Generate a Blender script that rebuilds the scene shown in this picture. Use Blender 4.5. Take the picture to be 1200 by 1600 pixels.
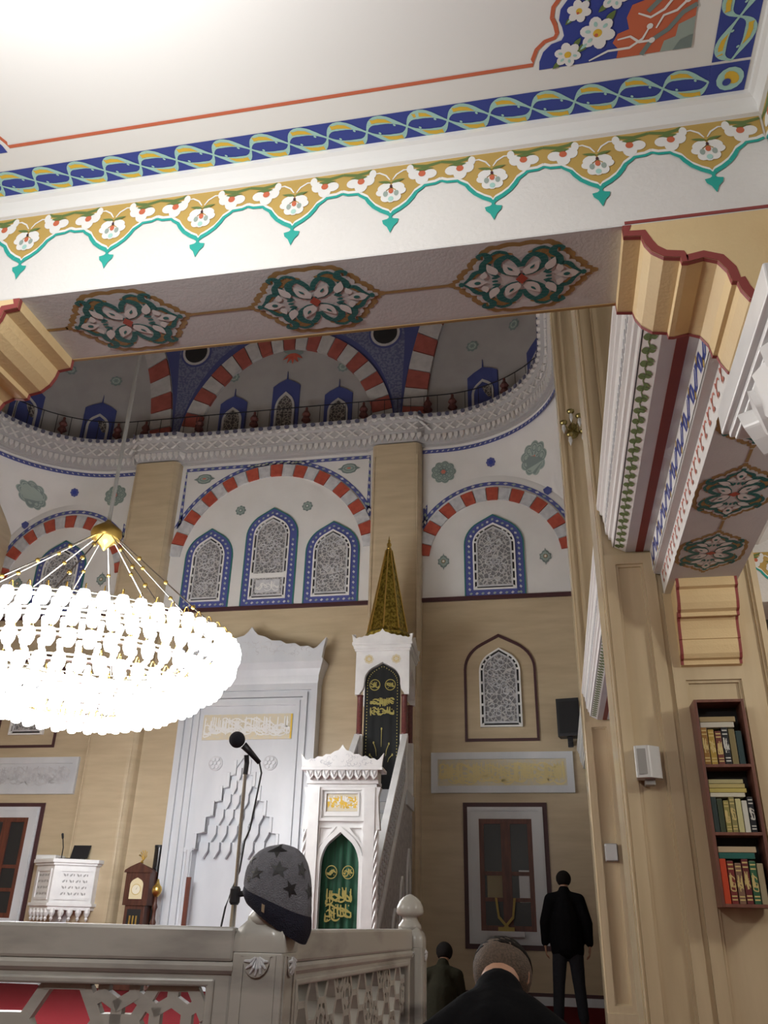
import bpy, bmesh, math, random
from mathutils import Vector, Matrix
random.seed(7)
PI = math.pi
for o in list(bpy.data.objects): bpy.data.objects.remove(o)
S = bpy.context.scene
COL = S.collection

# ------------------------------------------------------------------ camera
F_PX, PITCH, YAW, ROLL = 1305.48, 0.456064, 0.200166, 0.025396
CAM = Vector((0, 0, 1.12))
cp, sp, cy_, sy_ = math.cos(PITCH), math.sin(PITCH), math.cos(YAW), math.sin(YAW)
fw = Vector((-sy_*cp, cy_*cp, sp)); rt = Vector((cy_, sy_, 0)); up = rt.cross(fw)
r2 = rt*math.cos(ROLL) + up*math.sin(ROLL); u2 = -rt*math.sin(ROLL) + up*math.cos(ROLL)
cd = bpy.data.cameras.new('camera'); cam = bpy.data.objects.new('camera', cd); COL.objects.link(cam)
cam.matrix_world = Matrix(((r2.x, u2.x, -fw.x, CAM.x), (r2.y, u2.y, -fw.y, CAM.y), (r2.z, u2.z, -fw.z, CAM.z), (0, 0, 0, 1)))
cd.sensor_fit = 'VERTICAL'; cd.sensor_height = 36; cd.lens = 36*F_PX/1600; cd.clip_start = .05; cd.clip_end = 200
S.camera = cam

# ------------------------------------------------------------------ world, exposure, lamps and unseen lights of the hall
W = bpy.data.worlds.new('night'); S.world = W; W.use_nodes = True
W.node_tree.nodes['Background'].inputs[0].default_value = (.75, .8, 1, 1)
W.node_tree.nodes['Background'].inputs[1].default_value = .02
S.view_settings.view_transform = 'Standard'; S.view_settings.look = 'None'
S.view_settings.gamma = 1; S.view_settings.exposure = 0.0; S.view_settings.use_curve_mapping = False
def lamp(name, loc, watts, color=(1, .95, .88), r=.3):
    l = bpy.data.lights.new(name, 'POINT'); l.energy = watts; l.color = color; l.shadow_soft_size = r
    o = bpy.data.objects.new(name, l); COL.objects.link(o); o.location = loc
    return o
lamp('near_bay_light', (-1.25, .75, 2.95), 88, (1, .985, .96), .12)
lamp('chandelier_light', (-5.8, 9.5, 3.05), 560, (.95, .97, 1), .9)
lamp('unseen_hall_light', (-4.6, 3.9, 3.1), 165, (1, .96, .9), .8)  # added light, source unseen and no fixture built; brightens the pulpit gate
lamp('aisle_light', (3.0, 3.9, 2.9), 78, (1, .95, .86), .2)

# ------------------------------------------------------------------ materials
MATS = {}
def mat(name, col, rough=.6, metal=0, col2=None, scale=4, stretch=(1, 1, 1), bump=0, bscale=None, emit=0, detail=4, contrast=(.35, .65), spec=.5, coat=0, alpha=1):
    if name in MATS: return MATS[name]
    m = bpy.data.materials.new(name); m.use_nodes = True
    nt = m.node_tree; b = nt.nodes['Principled BSDF']
    b.inputs['Base Color'].default_value = (*col, 1); b.inputs['Roughness'].default_value = rough
    b.inputs['Metallic'].default_value = metal; b.inputs['Specular IOR Level'].default_value = spec
    b.inputs['Coat Weight'].default_value = coat
    if emit:
        b.inputs['Emission Color'].default_value = (*col, 1); b.inputs['Emission Strength'].default_value = emit
    if col2 or bump:
        tc = nt.nodes.new('ShaderNodeTexCoord'); mp = nt.nodes.new('ShaderNodeMapping'); mp.inputs['Scale'].default_value = stretch
        nt.links.new(tc.outputs['Object'], mp.inputs['Vector'])
        n = nt.nodes.new('ShaderNodeTexNoise'); n.inputs['Scale'].default_value = scale; n.inputs['Detail'].default_value = detail
        nt.links.new(mp.outputs[0], n.inputs['Vector'])
        if col2:
            r = nt.nodes.new('ShaderNodeValToRGB'); r.color_ramp.elements[0].position, r.color_ramp.elements[1].position = contrast
            r.color_ramp.elements[0].color = (*col, 1); r.color_ramp.elements[1].color = (*col2, 1)
            nt.links.new(n.outputs['Fac'], r.inputs[0]); nt.links.new(r.outputs[0], b.inputs['Base Color'])
        if bump:
            n2 = n
            if bscale:
                n2 = nt.nodes.new('ShaderNodeTexNoise'); n2.inputs['Scale'].default_value = bscale; nt.links.new(mp.outputs[0], n2.inputs['Vector'])
            bp = nt.nodes.new('ShaderNodeBump'); bp.inputs['Strength'].default_value = bump; bp.inputs['Distance'].default_value = .02
            nt.links.new(n2.outputs['Fac'], bp.inputs['Height']); nt.links.new(bp.outputs[0], b.inputs['Normal'])
    MATS[name] = m
    return m
def lattice_mat(name, rib, hole, scale, width):
    m = bpy.data.materials.new(name); m.use_nodes = True; nt = m.node_tree; b = nt.nodes['Principled BSDF']
    tc = nt.nodes.new('ShaderNodeTexCoord'); v = nt.nodes.new('ShaderNodeTexVoronoi'); v.feature = 'DISTANCE_TO_EDGE'; v.inputs['Scale'].default_value = scale
    nt.links.new(tc.outputs['Object'], v.inputs['Vector'])
    r = nt.nodes.new('ShaderNodeValToRGB'); r.color_ramp.elements[0].position = width; r.color_ramp.elements[1].position = width+.06
    r.color_ramp.elements[0].color = (*rib, 1); r.color_ramp.elements[1].color = (*hole, 1)
    nt.links.new(v.outputs['Distance'], r.inputs[0]); nt.links.new(r.outputs[0], b.inputs['Base Color'])
    b.inputs['Roughness'].default_value = .7
    bp = nt.nodes.new('ShaderNodeBump'); bp.invert = True; bp.inputs['Distance'].default_value = .03; bp.inputs['Strength'].default_value = .8
    nt.links.new(v.outputs['Distance'], bp.inputs['Height']); nt.links.new(bp.outputs[0], b.inputs['Normal'])
    MATS[name] = m
    return m
M_plaster = mat('plaster', (.80, .79, .77), .85, col2=(.76, .75, .73), scale=2, bump=.12, bscale=60)
M_white = mat('white_paint', (.86, .86, .84), .7)
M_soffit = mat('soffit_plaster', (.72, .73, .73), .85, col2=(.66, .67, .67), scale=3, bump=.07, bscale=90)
M_beige = mat('beige_marble', (.62, .51, .345), .28, col2=(.505, .405, .265), scale=2.4, stretch=(.5, .5, 3.2), contrast=(.3, .75), detail=6)
M_pier = mat('pier_marble', (.69, .57, .38), .2, col2=(.54, .43, .27), scale=2.2, stretch=(3, 3, .35), contrast=(.3, .75), detail=6)
M_pale = mat('pale_marble', (.72, .74, .77), .35, col2=(.60, .63, .67), scale=2, stretch=(1, 1, .4), contrast=(.3, .7))
M_milk = mat('milk_marble', (.84, .84, .83), .3, col2=(.76, .76, .76), scale=5)
M_grey = mat('grey_marble', (.50, .49, .45), .25, col2=(.22, .21, .20), scale=2.2, stretch=(.6, .6, 2.2), contrast=(.52, .74), detail=8)
M_minside = mat('carved_marble', (.55, .53, .53), .5, col2=(.38, .36, .37), scale=14, bump=.6, bscale=30, contrast=(.4, .6))
M_maroon = mat('maroon_line', (.07, .025, .03), .5)
M_cream = mat('cream_paint', (.80, .62, .34), .6, col2=(.77, .58, .31), scale=5, bump=.1, bscale=80)
M_ochre = mat('ochre_paint', (.55, .37, .10), .6)
M_ochred = mat('dull_ochre_paint', (.40, .26, .10), .6)
M_corbred = mat('brick_red_paint', (.30, .06, .055), .6)
M_teal = mat('teal_paint', (.02, .40, .34), .6)
M_teald = mat('deep_teal_paint', (.03, .19, .18), .6)
M_blue = mat('blue_paint', (.035, .06, .33), .55)
M_blued = mat('wall_blue_paint', (.085, .105, .33), .6)
M_aqua = mat('aqua_paint', (.42, .70, .64), .6)
M_yellow = mat('yellow_paint', (.80, .52, .05), .6)
M_orange = mat('orange_paint', (.62, .15, .07), .6)
M_terra = mat('terracotta_paint', (.50, .10, .06), .6, col2=(.40, .07, .045), scale=9)
M_greyst = mat('grey_voussoir', (.66, .67, .69), .6, col2=(.52, .53, .56), scale=9)
M_leaf = mat('leaf_green_paint', (.14, .21, .06), .6)
M_sage = mat('sage_paint', (.34, .42, .38), .6)
M_slate = mat('slate_paint', (.20, .26, .25), .6)
M_redleaf = mat('coral_paint', (.62, .20, .14), .6)
M_redstr = mat('dark_red_paint', (.24, .04, .03), .6)
M_black = mat('black_paint', (.012, .012, .014), .5)
M_carpet = mat('red_carpet', (.17, .016, .02), .95, col2=(.11, .012, .016), scale=60, bump=.5, bscale=300, spec=.05)
M_gold = mat('gold', (.72, .50, .14), .32, 1)
M_goldold = mat('old_gold', (.52, .40, .08), .35, 1, col2=(.20, .15, .03), scale=22, bump=.7, bscale=26, contrast=(.4, .6))
M_goldpaint = mat('gold_lettering', (.62, .49, .20), .45)
M_goldpale = mat('pale_gold_ground', (.70, .62, .43), .6, col2=(.66, .62, .52), scale=20)
M_porph = mat('porphyry', (.17, .045, .04), .3, col2=(.11, .03, .03), scale=30)
M_wood = mat('dark_wood', (.10, .035, .02), .4, col2=(.06, .02, .014), scale=3, stretch=(8, 8, 1))
M_woodred = mat('red_brown_wood', (.16, .045, .025), .4, col2=(.10, .028, .018), scale=3, stretch=(8, 8, 1))
M_woodcase = mat('bookcase_wood', (.20, .08, .055), .45, col2=(.14, .055, .04), scale=3, stretch=(8, 8, 1))
M_plasticw = mat('off_white_plastic', (.62, .63, .62), .4)
M_plasticg = mat('grey_plastic', (.35, .35, .34), .4)
M_blackp = mat('black_plastic', (.010, .011, .016), .45)
M_chrome = mat('brushed_metal', (.65, .63, .6), .25, 1)
M_glass = mat('dark_window_glass', (.022, .024, .027), .3, spec=.4)
M_stucco = lattice_mat('stucco_lattice', (.55, .54, .53), (.22, .22, .23), 13, .05)
M_stained = lattice_mat('stained_lattice', (.30, .27, .24), (.08, .07, .07), 12, .05)

# ------------------------------------------------------------------ mesh helpers
WLOC = {}
def hang(o, parent):             # parts keep world coordinates under their (unrotated) parent
    o.parent = parent; o.matrix_parent_inverse = Matrix.Translation(-WLOC[parent.name])
class MB:
    def __init__(s): s.v, s.f, s.mi, s.mats = [], [], [], []
    def add(s, vs, fs, m):
        if m not in s.mats: s.mats.append(m)
        k = s.mats.index(m); b = len(s.v); s.v += [tuple(p) for p in vs]
        for f in fs: s.f.append([b+i for i in f]); s.mi.append(k)
        return s
    def box(s, x0, x1, y0, y1, z0, z1, m, fn=None):
        vs = [(x, y, z) for z in (z0, z1) for y in (y0, y1) for x in (x0, x1)]
        if fn: vs = [fn(*p) for p in vs]
        return s.add(vs, [(0, 2, 3, 1), (4, 5, 7, 6), (0, 1, 5, 4), (2, 6, 7, 3), (0, 4, 6, 2), (1, 3, 7, 5)], m)
    def poly(s, pts, m): return s.add(pts, [list(range(len(pts)))], m)
    def prism(s, pts, fn, w0, w1, m, msid=None):
        n = len(pts); vs = [fn(u, v, w0) for u, v in pts]+[fn(u, v, w1) for u, v in pts]
        s.add(vs, [list(range(n-1, -1, -1)), list(range(n, 2*n))], m)
        s.add(vs, [(i, (i+1) % n, n+(i+1) % n, n+i) for i in range(n)], msid or m)
        return s
    def ring(s, a, b, fn, w0, w1, m, closed=True):      # solid between two outlines of equal length
        n = len(a); vs = [fn(u, v, w) for w in (w0, w1) for q in (a, b) for u, v in q]
        fs = []
        for i in range(n if closed else n-1):
            j = (i+1) % n
            fs += [(2*n+i, 2*n+j, 3*n+j, 3*n+i), (i, n+i, n+j, j), (n+i, 3*n+i, 3*n+j, n+j), (i, j, 2*n+j, 2*n+i)]
        if not closed: fs += [(0, 2*n, 3*n, n), (n-1, 2*n-1, 4*n-1, 3*n-1)]
        return s.add(vs, fs, m)
    def tube(s, pts, r, m, n=6, closed=False):
        pts = [Vector(p) for p in pts]; vs, fs = [], []; k = len(pts)
        rr = r if isinstance(r, (list, tuple)) else [r]*k
        for i, p in enumerate(pts):
            a = pts[(i-1) % k] if (closed or i > 0) else p; c = pts[(i+1) % k] if (closed or i < k-1) else p
            d = (c-a).normalized() if (c-a).length > 1e-9 else Vector((0, 0, 1))
            h = Vector((0, 0, 1)) if abs(d.z) < .95 else Vector((1, 0, 0))
            e1 = d.cross(h).normalized(); e2 = d.cross(e1)
            for q in range(n):
                t = 2*PI*q/n+PI/n; vs.append(p+(e1*math.cos(t)+e2*math.sin(t))*rr[i])
        for i in range(k if closed else k-1):
            for q in range(n):
                a, b2 = i*n, ((i+1) % k)*n
                fs.append((a+q, a+(q+1) % n, b2+(q+1) % n, b2+q))
        if not closed: fs += [list(range(n-1, -1, -1)), list(range((k-1)*n, k*n))]
        return s.add(vs, fs, m)
    def lathe(s, prof, c, m, n=16, fn=None, sx=1, sy=1):
        vs, fs = [], []
        for r, z in prof:
            for q in range(n):
                t = 2*PI*q/n; p = (c[0]+r*sx*math.cos(t), c[1]+r*sy*math.sin(t), c[2]+z)
                vs.append(fn(*p) if fn else p)
        for i in range(len(prof)-1):
            for q in range(n): fs.append((i*n+q, i*n+(q+1) % n, (i+1)*n+(q+1) % n, (i+1)*n+q))
        fs += [list(range(n-1, -1, -1)), list(range((len(prof)-1)*n, len(prof)*n))]
        return s.add(vs, fs, m)
    def sphere(s, c, r, m, n=12, k=8):
        r = r if isinstance(r, (tuple, list)) else (r, r, r)
        vs, fs = [(c[0], c[1], c[2]-r[2])], []
        for i in range(1, k):
            a = -PI/2+PI*i/k
            for q in range(n): vs.append((c[0]+r[0]*math.cos(a)*math.cos(2*PI*q/n), c[1]+r[1]*math.cos(a)*math.sin(2*PI*q/n), c[2]+r[2]*math.sin(a)))
        vs.append((c[0], c[1], c[2]+r[2])); L = len(vs)-1
        for q in range(n):
            fs.append((0, 1+(q+1) % n, 1+q)); fs.append((L, L-n+q, L-n+(q+1) % n))
            for i in range(k-2): fs.append((1+i*n+q, 1+i*n+(q+1) % n, 1+(i+1)*n+(q+1) % n, 1+(i+1)*n+q))
        return s.add(vs, fs, m)
    def capsule(s, a, b, ra, rb, m=None, n=10):
        a, b = Vector(a), Vector(b); d = b-a; L = d.length; d = d/L if L > 1e-6 else Vector((0, 0, 1))
        pts, rr = [], []
        for i in range(5): t = PI/2*i/4; pts.append(a-d*ra*math.cos(t)); rr.append(max(ra*math.sin(t), ra*.05))
        for i in range(5): t = PI/2*i/4; pts.append(b+d*rb*math.sin(t)); rr.append(max(rb*math.cos(t), rb*.05))
        return s.tube(pts, rr, m or M_black, n)
    def mesh(s, name, recalc=False):
        me = bpy.data.meshes.new(name); me.from_pydata(s.v, [], s.f)
        for m in s.mats: me.materials.append(m)
        me.polygons.foreach_set('material_index', s.mi)
        if recalc:
            bm = bmesh.new(); bm.from_mesh(me); bmesh.ops.recalc_face_normals(bm, faces=bm.faces); bm.to_mesh(me); bm.free()
        me.update(); return me
    def build(s, name, parent=None, smooth=False, recalc=True, bevel=0, origin=None):
        if origin:
            o0 = Vector(origin); s.v = [tuple(Vector(p)-o0) for p in s.v]
        me = s.mesh(name, recalc)
        o = bpy.data.objects.new(name, me); COL.objects.link(o)
        if origin: o.location = origin
        WLOC[o.name] = Vector(origin) if origin else Vector((0, 0, 0))
        if parent: hang(o, parent)
        if smooth:
            for p in me.polygons: p.use_smooth = True
        if bevel:
            b = o.modifiers.new('bevel', 'BEVEL'); b.width = bevel; b.segments = 2; b.limit_method = 'ANGLE'
        return o
def tag(o, label=None, cat=None, group=None, kind=None):
    if label: o['label'] = label
    if cat: o['category'] = cat
    if group: o['group'] = group
    if kind: o['kind'] = kind
    return o
def empty(name, loc=(0, 0, 0)):
    o = bpy.data.objects.new(name, None); COL.objects.link(o); o.location = loc; o.empty_display_size = .2
    WLOC[o.name] = Vector(loc)
    return o
def inst(src, parent=None, loc=None, rot=None, scale=None):
    c = src.copy(); COL.objects.link(c); WLOC[c.name] = Vector(loc) if loc is not None else WLOC[src.name].copy()
    if parent: hang(c, parent)
    if loc is not None: c.location = loc
    if rot is not None: c.rotation_euler = rot
    if scale is not None: c.scale = scale
    return c
# 2-D shapes
def ell(cx, cy, rx, ry=None, n=14, a=0):
    ry = ry or rx; c, s_ = math.cos(a), math.sin(a)
    return [(cx+rx*math.cos(t)*c-ry*math.sin(t)*s_, cy+rx*math.cos(t)*s_+ry*math.sin(t)*c) for t in [2*PI*i/n for i in range(n)]]
def leafp(cx, cy, L, w, a, n=6):
    c, s_ = math.cos(a), math.sin(a); pts = []
    for i in range(n+1): t = i/n; pts.append((L*t, w*math.sin(PI*t**.75)))
    for i in range(n-1, 0, -1): t = i/n; pts.append((L*t, -w*math.sin(PI*t**.75)))
    return [(cx+x*c-y*s_, cy+x*s_+y*c) for x, y in pts]
def petals(cx, cy, r0, r1, n, k=48, ph=0):
    return [(cx+(r0+(r1-r0)*abs(math.cos(n*t/2+ph)))*math.cos(t), cy+(r0+(r1-r0)*abs(math.cos(n*t/2+ph)))*math.sin(t)) for t in [2*PI*i/k for i in range(k)]]
def star(cx, cy, r, n=5, q=.42, a=PI/2):
    return [(cx+(r if i % 2 == 0 else r*q)*math.cos(a+PI*i/n), cy+(r if i % 2 == 0 else r*q)*math.sin(a+PI*i/n)) for i in range(2*n)]
def stripp(pts, w):              # list of quads along a polyline, w a number or list of widths
    n = len(pts); ww = w if isinstance(w, (list, tuple)) else [w]*n; L, R = [], []
    for i, (x, y) in enumerate(pts):
        a = pts[max(i-1, 0)]; b = pts[min(i+1, n-1)]; dx, dy = b[0]-a[0], b[1]-a[1]; l = math.hypot(dx, dy) or 1
        nx, ny = -dy/l*ww[i]/2, dx/l*ww[i]/2; L.append((x+nx, y+ny)); R.append((x-nx, y-ny))
    return [[L[i], L[i+1], R[i+1], R[i]] for i in range(n-1)]
A0 = 1.04
def archz(x, hw, zs, za):                # height of a pointed arch at offset x from its axis
    h = za-zs; h0 = h*math.sin(A0); x = min(abs(x), hw)
    return zs+h0*math.sqrt(1-(x/hw)**2) if x >= hw*math.cos(A0) else za-x*h0/hw/math.tan(A0)
def smooth2(pts, k=4):                   # Catmull-Rom through 2-D points
    out = []
    for i in range(len(pts)-1):
        p0, p1, p2, p3 = pts[max(i-1, 0)], pts[i], pts[i+1], pts[min(i+2, len(pts)-1)]
        for j in range(k):
            t = j/k; out.append(tuple(.5*(2*b+(c-a)*t+(2*a-5*b+4*c-d)*t*t+(3*b-a-3*c+d)*t**3) for a, b, c, d in zip(p0, p1, p2, p3)))
    return out+[pts[-1]]
def arch(xc, hw, z0, zs, za, n=8):       # pointed arch outline: round haunches, straight to the point
    h0 = (za-zs)*math.sin(A0)
    right = [(xc+hw*math.cos(A0*i/(n-1)), zs+h0*math.sin(A0*i/(n-1))) for i in range(n)]+[(xc, za)]
    return [(xc+hw, z0)]+right+[(2*xc-x, z) for x, z in reversed(right[:-1])]+[(xc-hw, z0)]
def decal(name, layers, fn, parent=None, base=.0015, step=.0012, origin=None, jit=0):
    """painted pattern: layers of (material, polygon) lying on a surface, fn(u, v, w) -> point, w off the surface"""
    mb = MB()
    for i, (lv, m, p) in enumerate(layers):      # a hair of stagger keeps overlapping strokes from sharing one plane
        mb.poly([fn(u, v, base+step*lv+(jit or step*.07)*((i*7) % 13)) for u, v in p], m)
    return mb.build(name, parent, recalc=False, origin=origin)
def strokes(x0, x1, z0, z1, n, rnd, w=.012):     # flowing lettering strokes in a panel
    out = []
    H = z1-z0
    for i in range(n):
        x = x0+(x1-x0)*(i+.5+rnd.uniform(-.3, .3))/n; k = rnd.random()
        if k < .4:
            b = z0+H*rnd.uniform(.1, .35); t = z0+H*rnd.uniform(.75, .95); pts = [(x, t), (x-.002, (t+b)/2), (x+.004, b)]
        elif k < .75:
            r = H*rnd.uniform(.14, .26); cz = z0+H*rnd.uniform(.25, .6); a0 = rnd.uniform(PI*.8, PI*1.2); pts = [(x+r*1.3*math.cos(a0+t*.45), cz+r*math.sin(a0+t*.45)) for t in range(8)]
        else:
            L = H*rnd.uniform(.5, .9); z = z0+H*rnd.uniform(.3, .8); pts = [(x-L/2+L*t/5, z+H*.1*math.sin(t*1.1)) for t in range(6)]
        pts = [(min(max(a, x0), x1), min(max(b, z0), z1)) for a, b in pts]
        nn = len(pts); ws = [w*(.45+.75*math.sin(PI*(j+.5)/nn)) for j in range(nn)]
        out += stripp(pts, ws)
        if rnd.random() < .5:
            dx, dz = min(max(x+rnd.uniform(-.02, .02), x0+w), x1-w), z0+H*rnd.uniform(.1, .9); out.append([(dx, dz-w*.6), (dx+w*.6, dz), (dx, dz+w*.6), (dx-w*.6, dz)])
    return out

# ================================================================== the setting
YW = 15.4                       # face of the prayer-direction wall
XA = -5.6                       # axis of the prayer niche
ZL, ZC = 6.83, 10.3             # top of the stone cladding, underside of the cornice
XL, XR = -11.78, .58            # nave sides
BK = lambda u, v, w: (u, YW-w, v)
def plan(s, off=0):             # cornice line in plan, s = distance from the axis along it; off = towards the room
    sg = 1 if s >= 0 else -1; a = abs(s); R = 2.5; flat = 3.68
    if a < flat: return (XA+s, YW-off)
    if a < flat+R*PI/2:
        t = (a-flat)/R; r = R-off
        return (XA+sg*(flat+r*math.sin(t)), YW-R+r*math.cos(t))
    return (XA+sg*(flat+R-off), YW-R-(a-flat-R*PI/2))
MB().box(XL-.3, 6.2, -5, YW+.3, -.2, 0, M_carpet).build('floor')
tag(bpy.data.objects['floor'], 'red carpet floor of the prayer hall', kind='structure')

# ---- lower back wall with window openings left solid (the windows are set on it)
wb = tag(MB().box(XL-.3, 6.2, YW, YW+.3, 0, ZL, M_beige).build('wall_back'), 'beige marble wall behind the niche and stairs', kind='structure')
mb = MB().box(XL-.3, 1.2, YW, YW+.3, ZL, ZC+.4, M_plaster); mb.build('plaster_field', wb)
for (a, b) in ((-7.74, -3.38), (-2.31, XR), (XL, -8.93)):
    MB().box(a, b, YW-.05, YW, ZL-.05, ZL+.03, M_maroon).build('ledge', wb)
MB().box(XL, XR+.2, YW-.04, YW, 0, .12, M_pale).build('skirting', wb)
MB().box(XL, XR+.2, YW-.03, YW, .12, .17, M_maroon).build('skirting_line', wb)
# pilasters: flat shaft with rounded corners
for xc in (-8.33, -2.84):
    h = .53; n = 5; r = .14; pts = [(xc+h, 0)]
    pts += [(xc+h-r+r*math.cos(PI/2*i/n), .28-r+r*math.sin(PI/2*i/n)) for i in range(n+1)]
    pts += [(xc-h+r-r*math.sin(PI/2*i/n), .28-r+r*math.cos(PI/2*i/n)) for i in range(n+1)]; pts += [(xc-h, 0)]
    p = MB().prism(pts, lambda u, v, w: (u, YW-v, w), 0, ZC, M_beige).build('pilaster', wb)
    tag(p, 'beige marble pilaster')
    for dx in (-.46, .46): MB().tube([(xc+dx, YW-.275, .3), (xc+dx, YW-.275, ZC-.3)], .018, M_beige, 6).build('shaft_moulding', p)
# pendentives: plaster that leans out of the flat wall to the rounded cornice
AC, BC_, ZCC = 2.16, 2.2, 7.8            # central arch ellipse
AS, BS, ZSC, XS = 1.46, 1.48, 7.6, -.86   # side arch ellipse
def zarch(x, m=.42):
    xc = XS if x > XA else 2*XA-XS; d = min(abs(x-xc)/(AS+m), 1); return ZSC+(BS+m)*math.sqrt(1-d*d)
def pend(x, z, w=0):
    a = abs(x-XA); R = 2.5; flat = 3.68
    off = 0 if a < flat else R-math.sqrt(max(R*R-min(a-flat, R)**2, 0))
    za = min(zarch(x), 9.6); t = max(0, min(1, (z-za)/(ZC-za))); return (x, YW-.02-off*t**1.2-w, z)
for sg in (1, -1):
    mb = MB(); NX, NZ = 34, 14; xs = [XA+sg*(3.3+2.87*i/NX) for i in range(NX+1)]; vs = []
    for x in xs:
        z0 = min(zarch(x), 9.6)
        for j in range(NZ+1): vs.append(pend(x, z0+(ZC-z0)*j/NZ))
    mb.add(vs, [(i*(NZ+1)+j, (i+1)*(NZ+1)+j, (i+1)*(NZ+1)+j+1, i*(NZ+1)+j+1) for i in range(NX) for j in range(NZ)], M_plaster)
    mb.build('pendentive', wb, smooth=True, recalc=False)
# ---- painted red and grey voussoirs
def voussoirs(xc, a, b, zc, t, n, t0, t1, depth, first, parent, fn, name='voussoir', mr=M_terra, mg=M_greyst):
    A = [t0+(t1-t0)*i/n for i in range(n+1)]
    for i in range(n):
        g = (A[i+1]-A[i])*.03; qs = [A[i]+g, (A[i]+A[i+1])/2, A[i+1]-g]
        pts = [(xc+a*math.cos(q), zc+b*math.sin(q)) for q in qs]+[(xc+(a+t)*math.cos(q), zc+(b+t)*math.sin(q)) for q in reversed(qs)]
        MB().prism(pts, fn, 0, depth+.004*(i % 3), mr if i % 2 == first else mg).build(name, parent)
def tileband(name, path, w, fn, parent, pitch=.17, lv=.012, m0=None):
    """blue painted border with a row of pale diamonds, along a 2-D path"""
    mb = MB(); m0 = m0 or M_blued
    for q in stripp(path, w): mb.poly([fn(u, v, lv) for u, v in q], m0)
    L = 0
    for i in range(len(path)-1):
        (x0, y0), (x1, y1) = path[i], path[i+1]; d = math.hypot(x1-x0, y1-y0)
        if d < 1e-6: continue
        ux, uy = (x1-x0)/d, (y1-y0)/d; nx, ny = -uy, ux
        s_ = (-L) % pitch
        while s_ < d:
            c = (x0+ux*s_, y0+uy*s_); h = w*.34; k = pitch*.30; alt = int(round((L+s_)/pitch)) % 2
            mb.poly([fn(c[0]+ux*a_+nx*b_, c[1]+uy*a_+ny*b_, lv+.006) for a_, b_ in ((-k, -h*.2), (0, -h), (k, h*.2), (0, h))], M_greyst if alt else M_sage)
            s_ += pitch
        L += d
    return mb.build(name, parent, recalc=False)
ca = tag(empty('arch_band', (XA+.04, YW, ZCC)), 'wide red and grey striped arch over three upper windows'); hang(ca, wb)
voussoirs(XA+.04, AC-.13, BC_-.13, ZCC, .28, 23, .12, PI-.12, .035, 1, ca, BK)
tileband('tile_band', [(XA+.04+(AC+.23)*math.cos(t), ZCC+(BC_+.22)*math.sin(t)) for t in [.40+(PI-.8)*i/40 for i in range(41)]], .085, BK, wb)
for sg, xc in ((1, XS), (-1, 2*XA-XS)):
    sa = empty('arch_band', (xc, YW, ZSC)); hang(sa, wb)
    tag(sa, 'red and grey striped arch over the upper window by the piers' if sg > 0 else 'red and grey striped arch behind the lit chandelier')
    voussoirs(xc, AS-.14, BS-.14, ZSC, .28, 17, .12, PI-.12, .035, 0, sa, BK)
    tileband('tile_band', [(xc+(AS+.22)*math.cos(t), ZSC+(BS+.24)*math.sin(t)) for t in [.30+(PI-.6)*i/36 for i in range(37)]], .085, BK, wb)
# straight painted borders beside the pilasters and under the cornice
for x0, x1 in ((-7.74, -3.40),): tileband('tile_band', [(x0+.06, 8.75), (x0+.06, ZC-.12), (x1-.06, ZC-.12), (x1-.06, 8.75)], .085, BK, wb)
tileband('tile_band', [(-2.25, 8.35), (-2.25, ZC-.12)], .085, BK, wb); tileband('tile_band', [(-8.98, 8.35), (-8.98, ZC-.12)], .085, BK, wb)
for sg in (1, -1):
    pth = [3.2+.12*i for i in range(42)]
    mb = MB()
    for i in range(41):
        q = [plan(sg*pth[i], .03), plan(sg*pth[i+1], .03)]
        mb.poly([(*q[0], ZC-.16), (*q[1], ZC-.16), (*q[1], ZC-.07), (*q[0], ZC-.07)], M_blued)
        c0, c1 = plan(sg*(pth[i]+.03), .036), plan(sg*(pth[i]+.075), .036)
        mb.poly([(*c0, ZC-.14), (*c1, ZC-.12), (*c1, ZC-.09), (*c0, ZC-.11)], M_greyst)
    mb.build('tile_band', wb, recalc=False)
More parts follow.
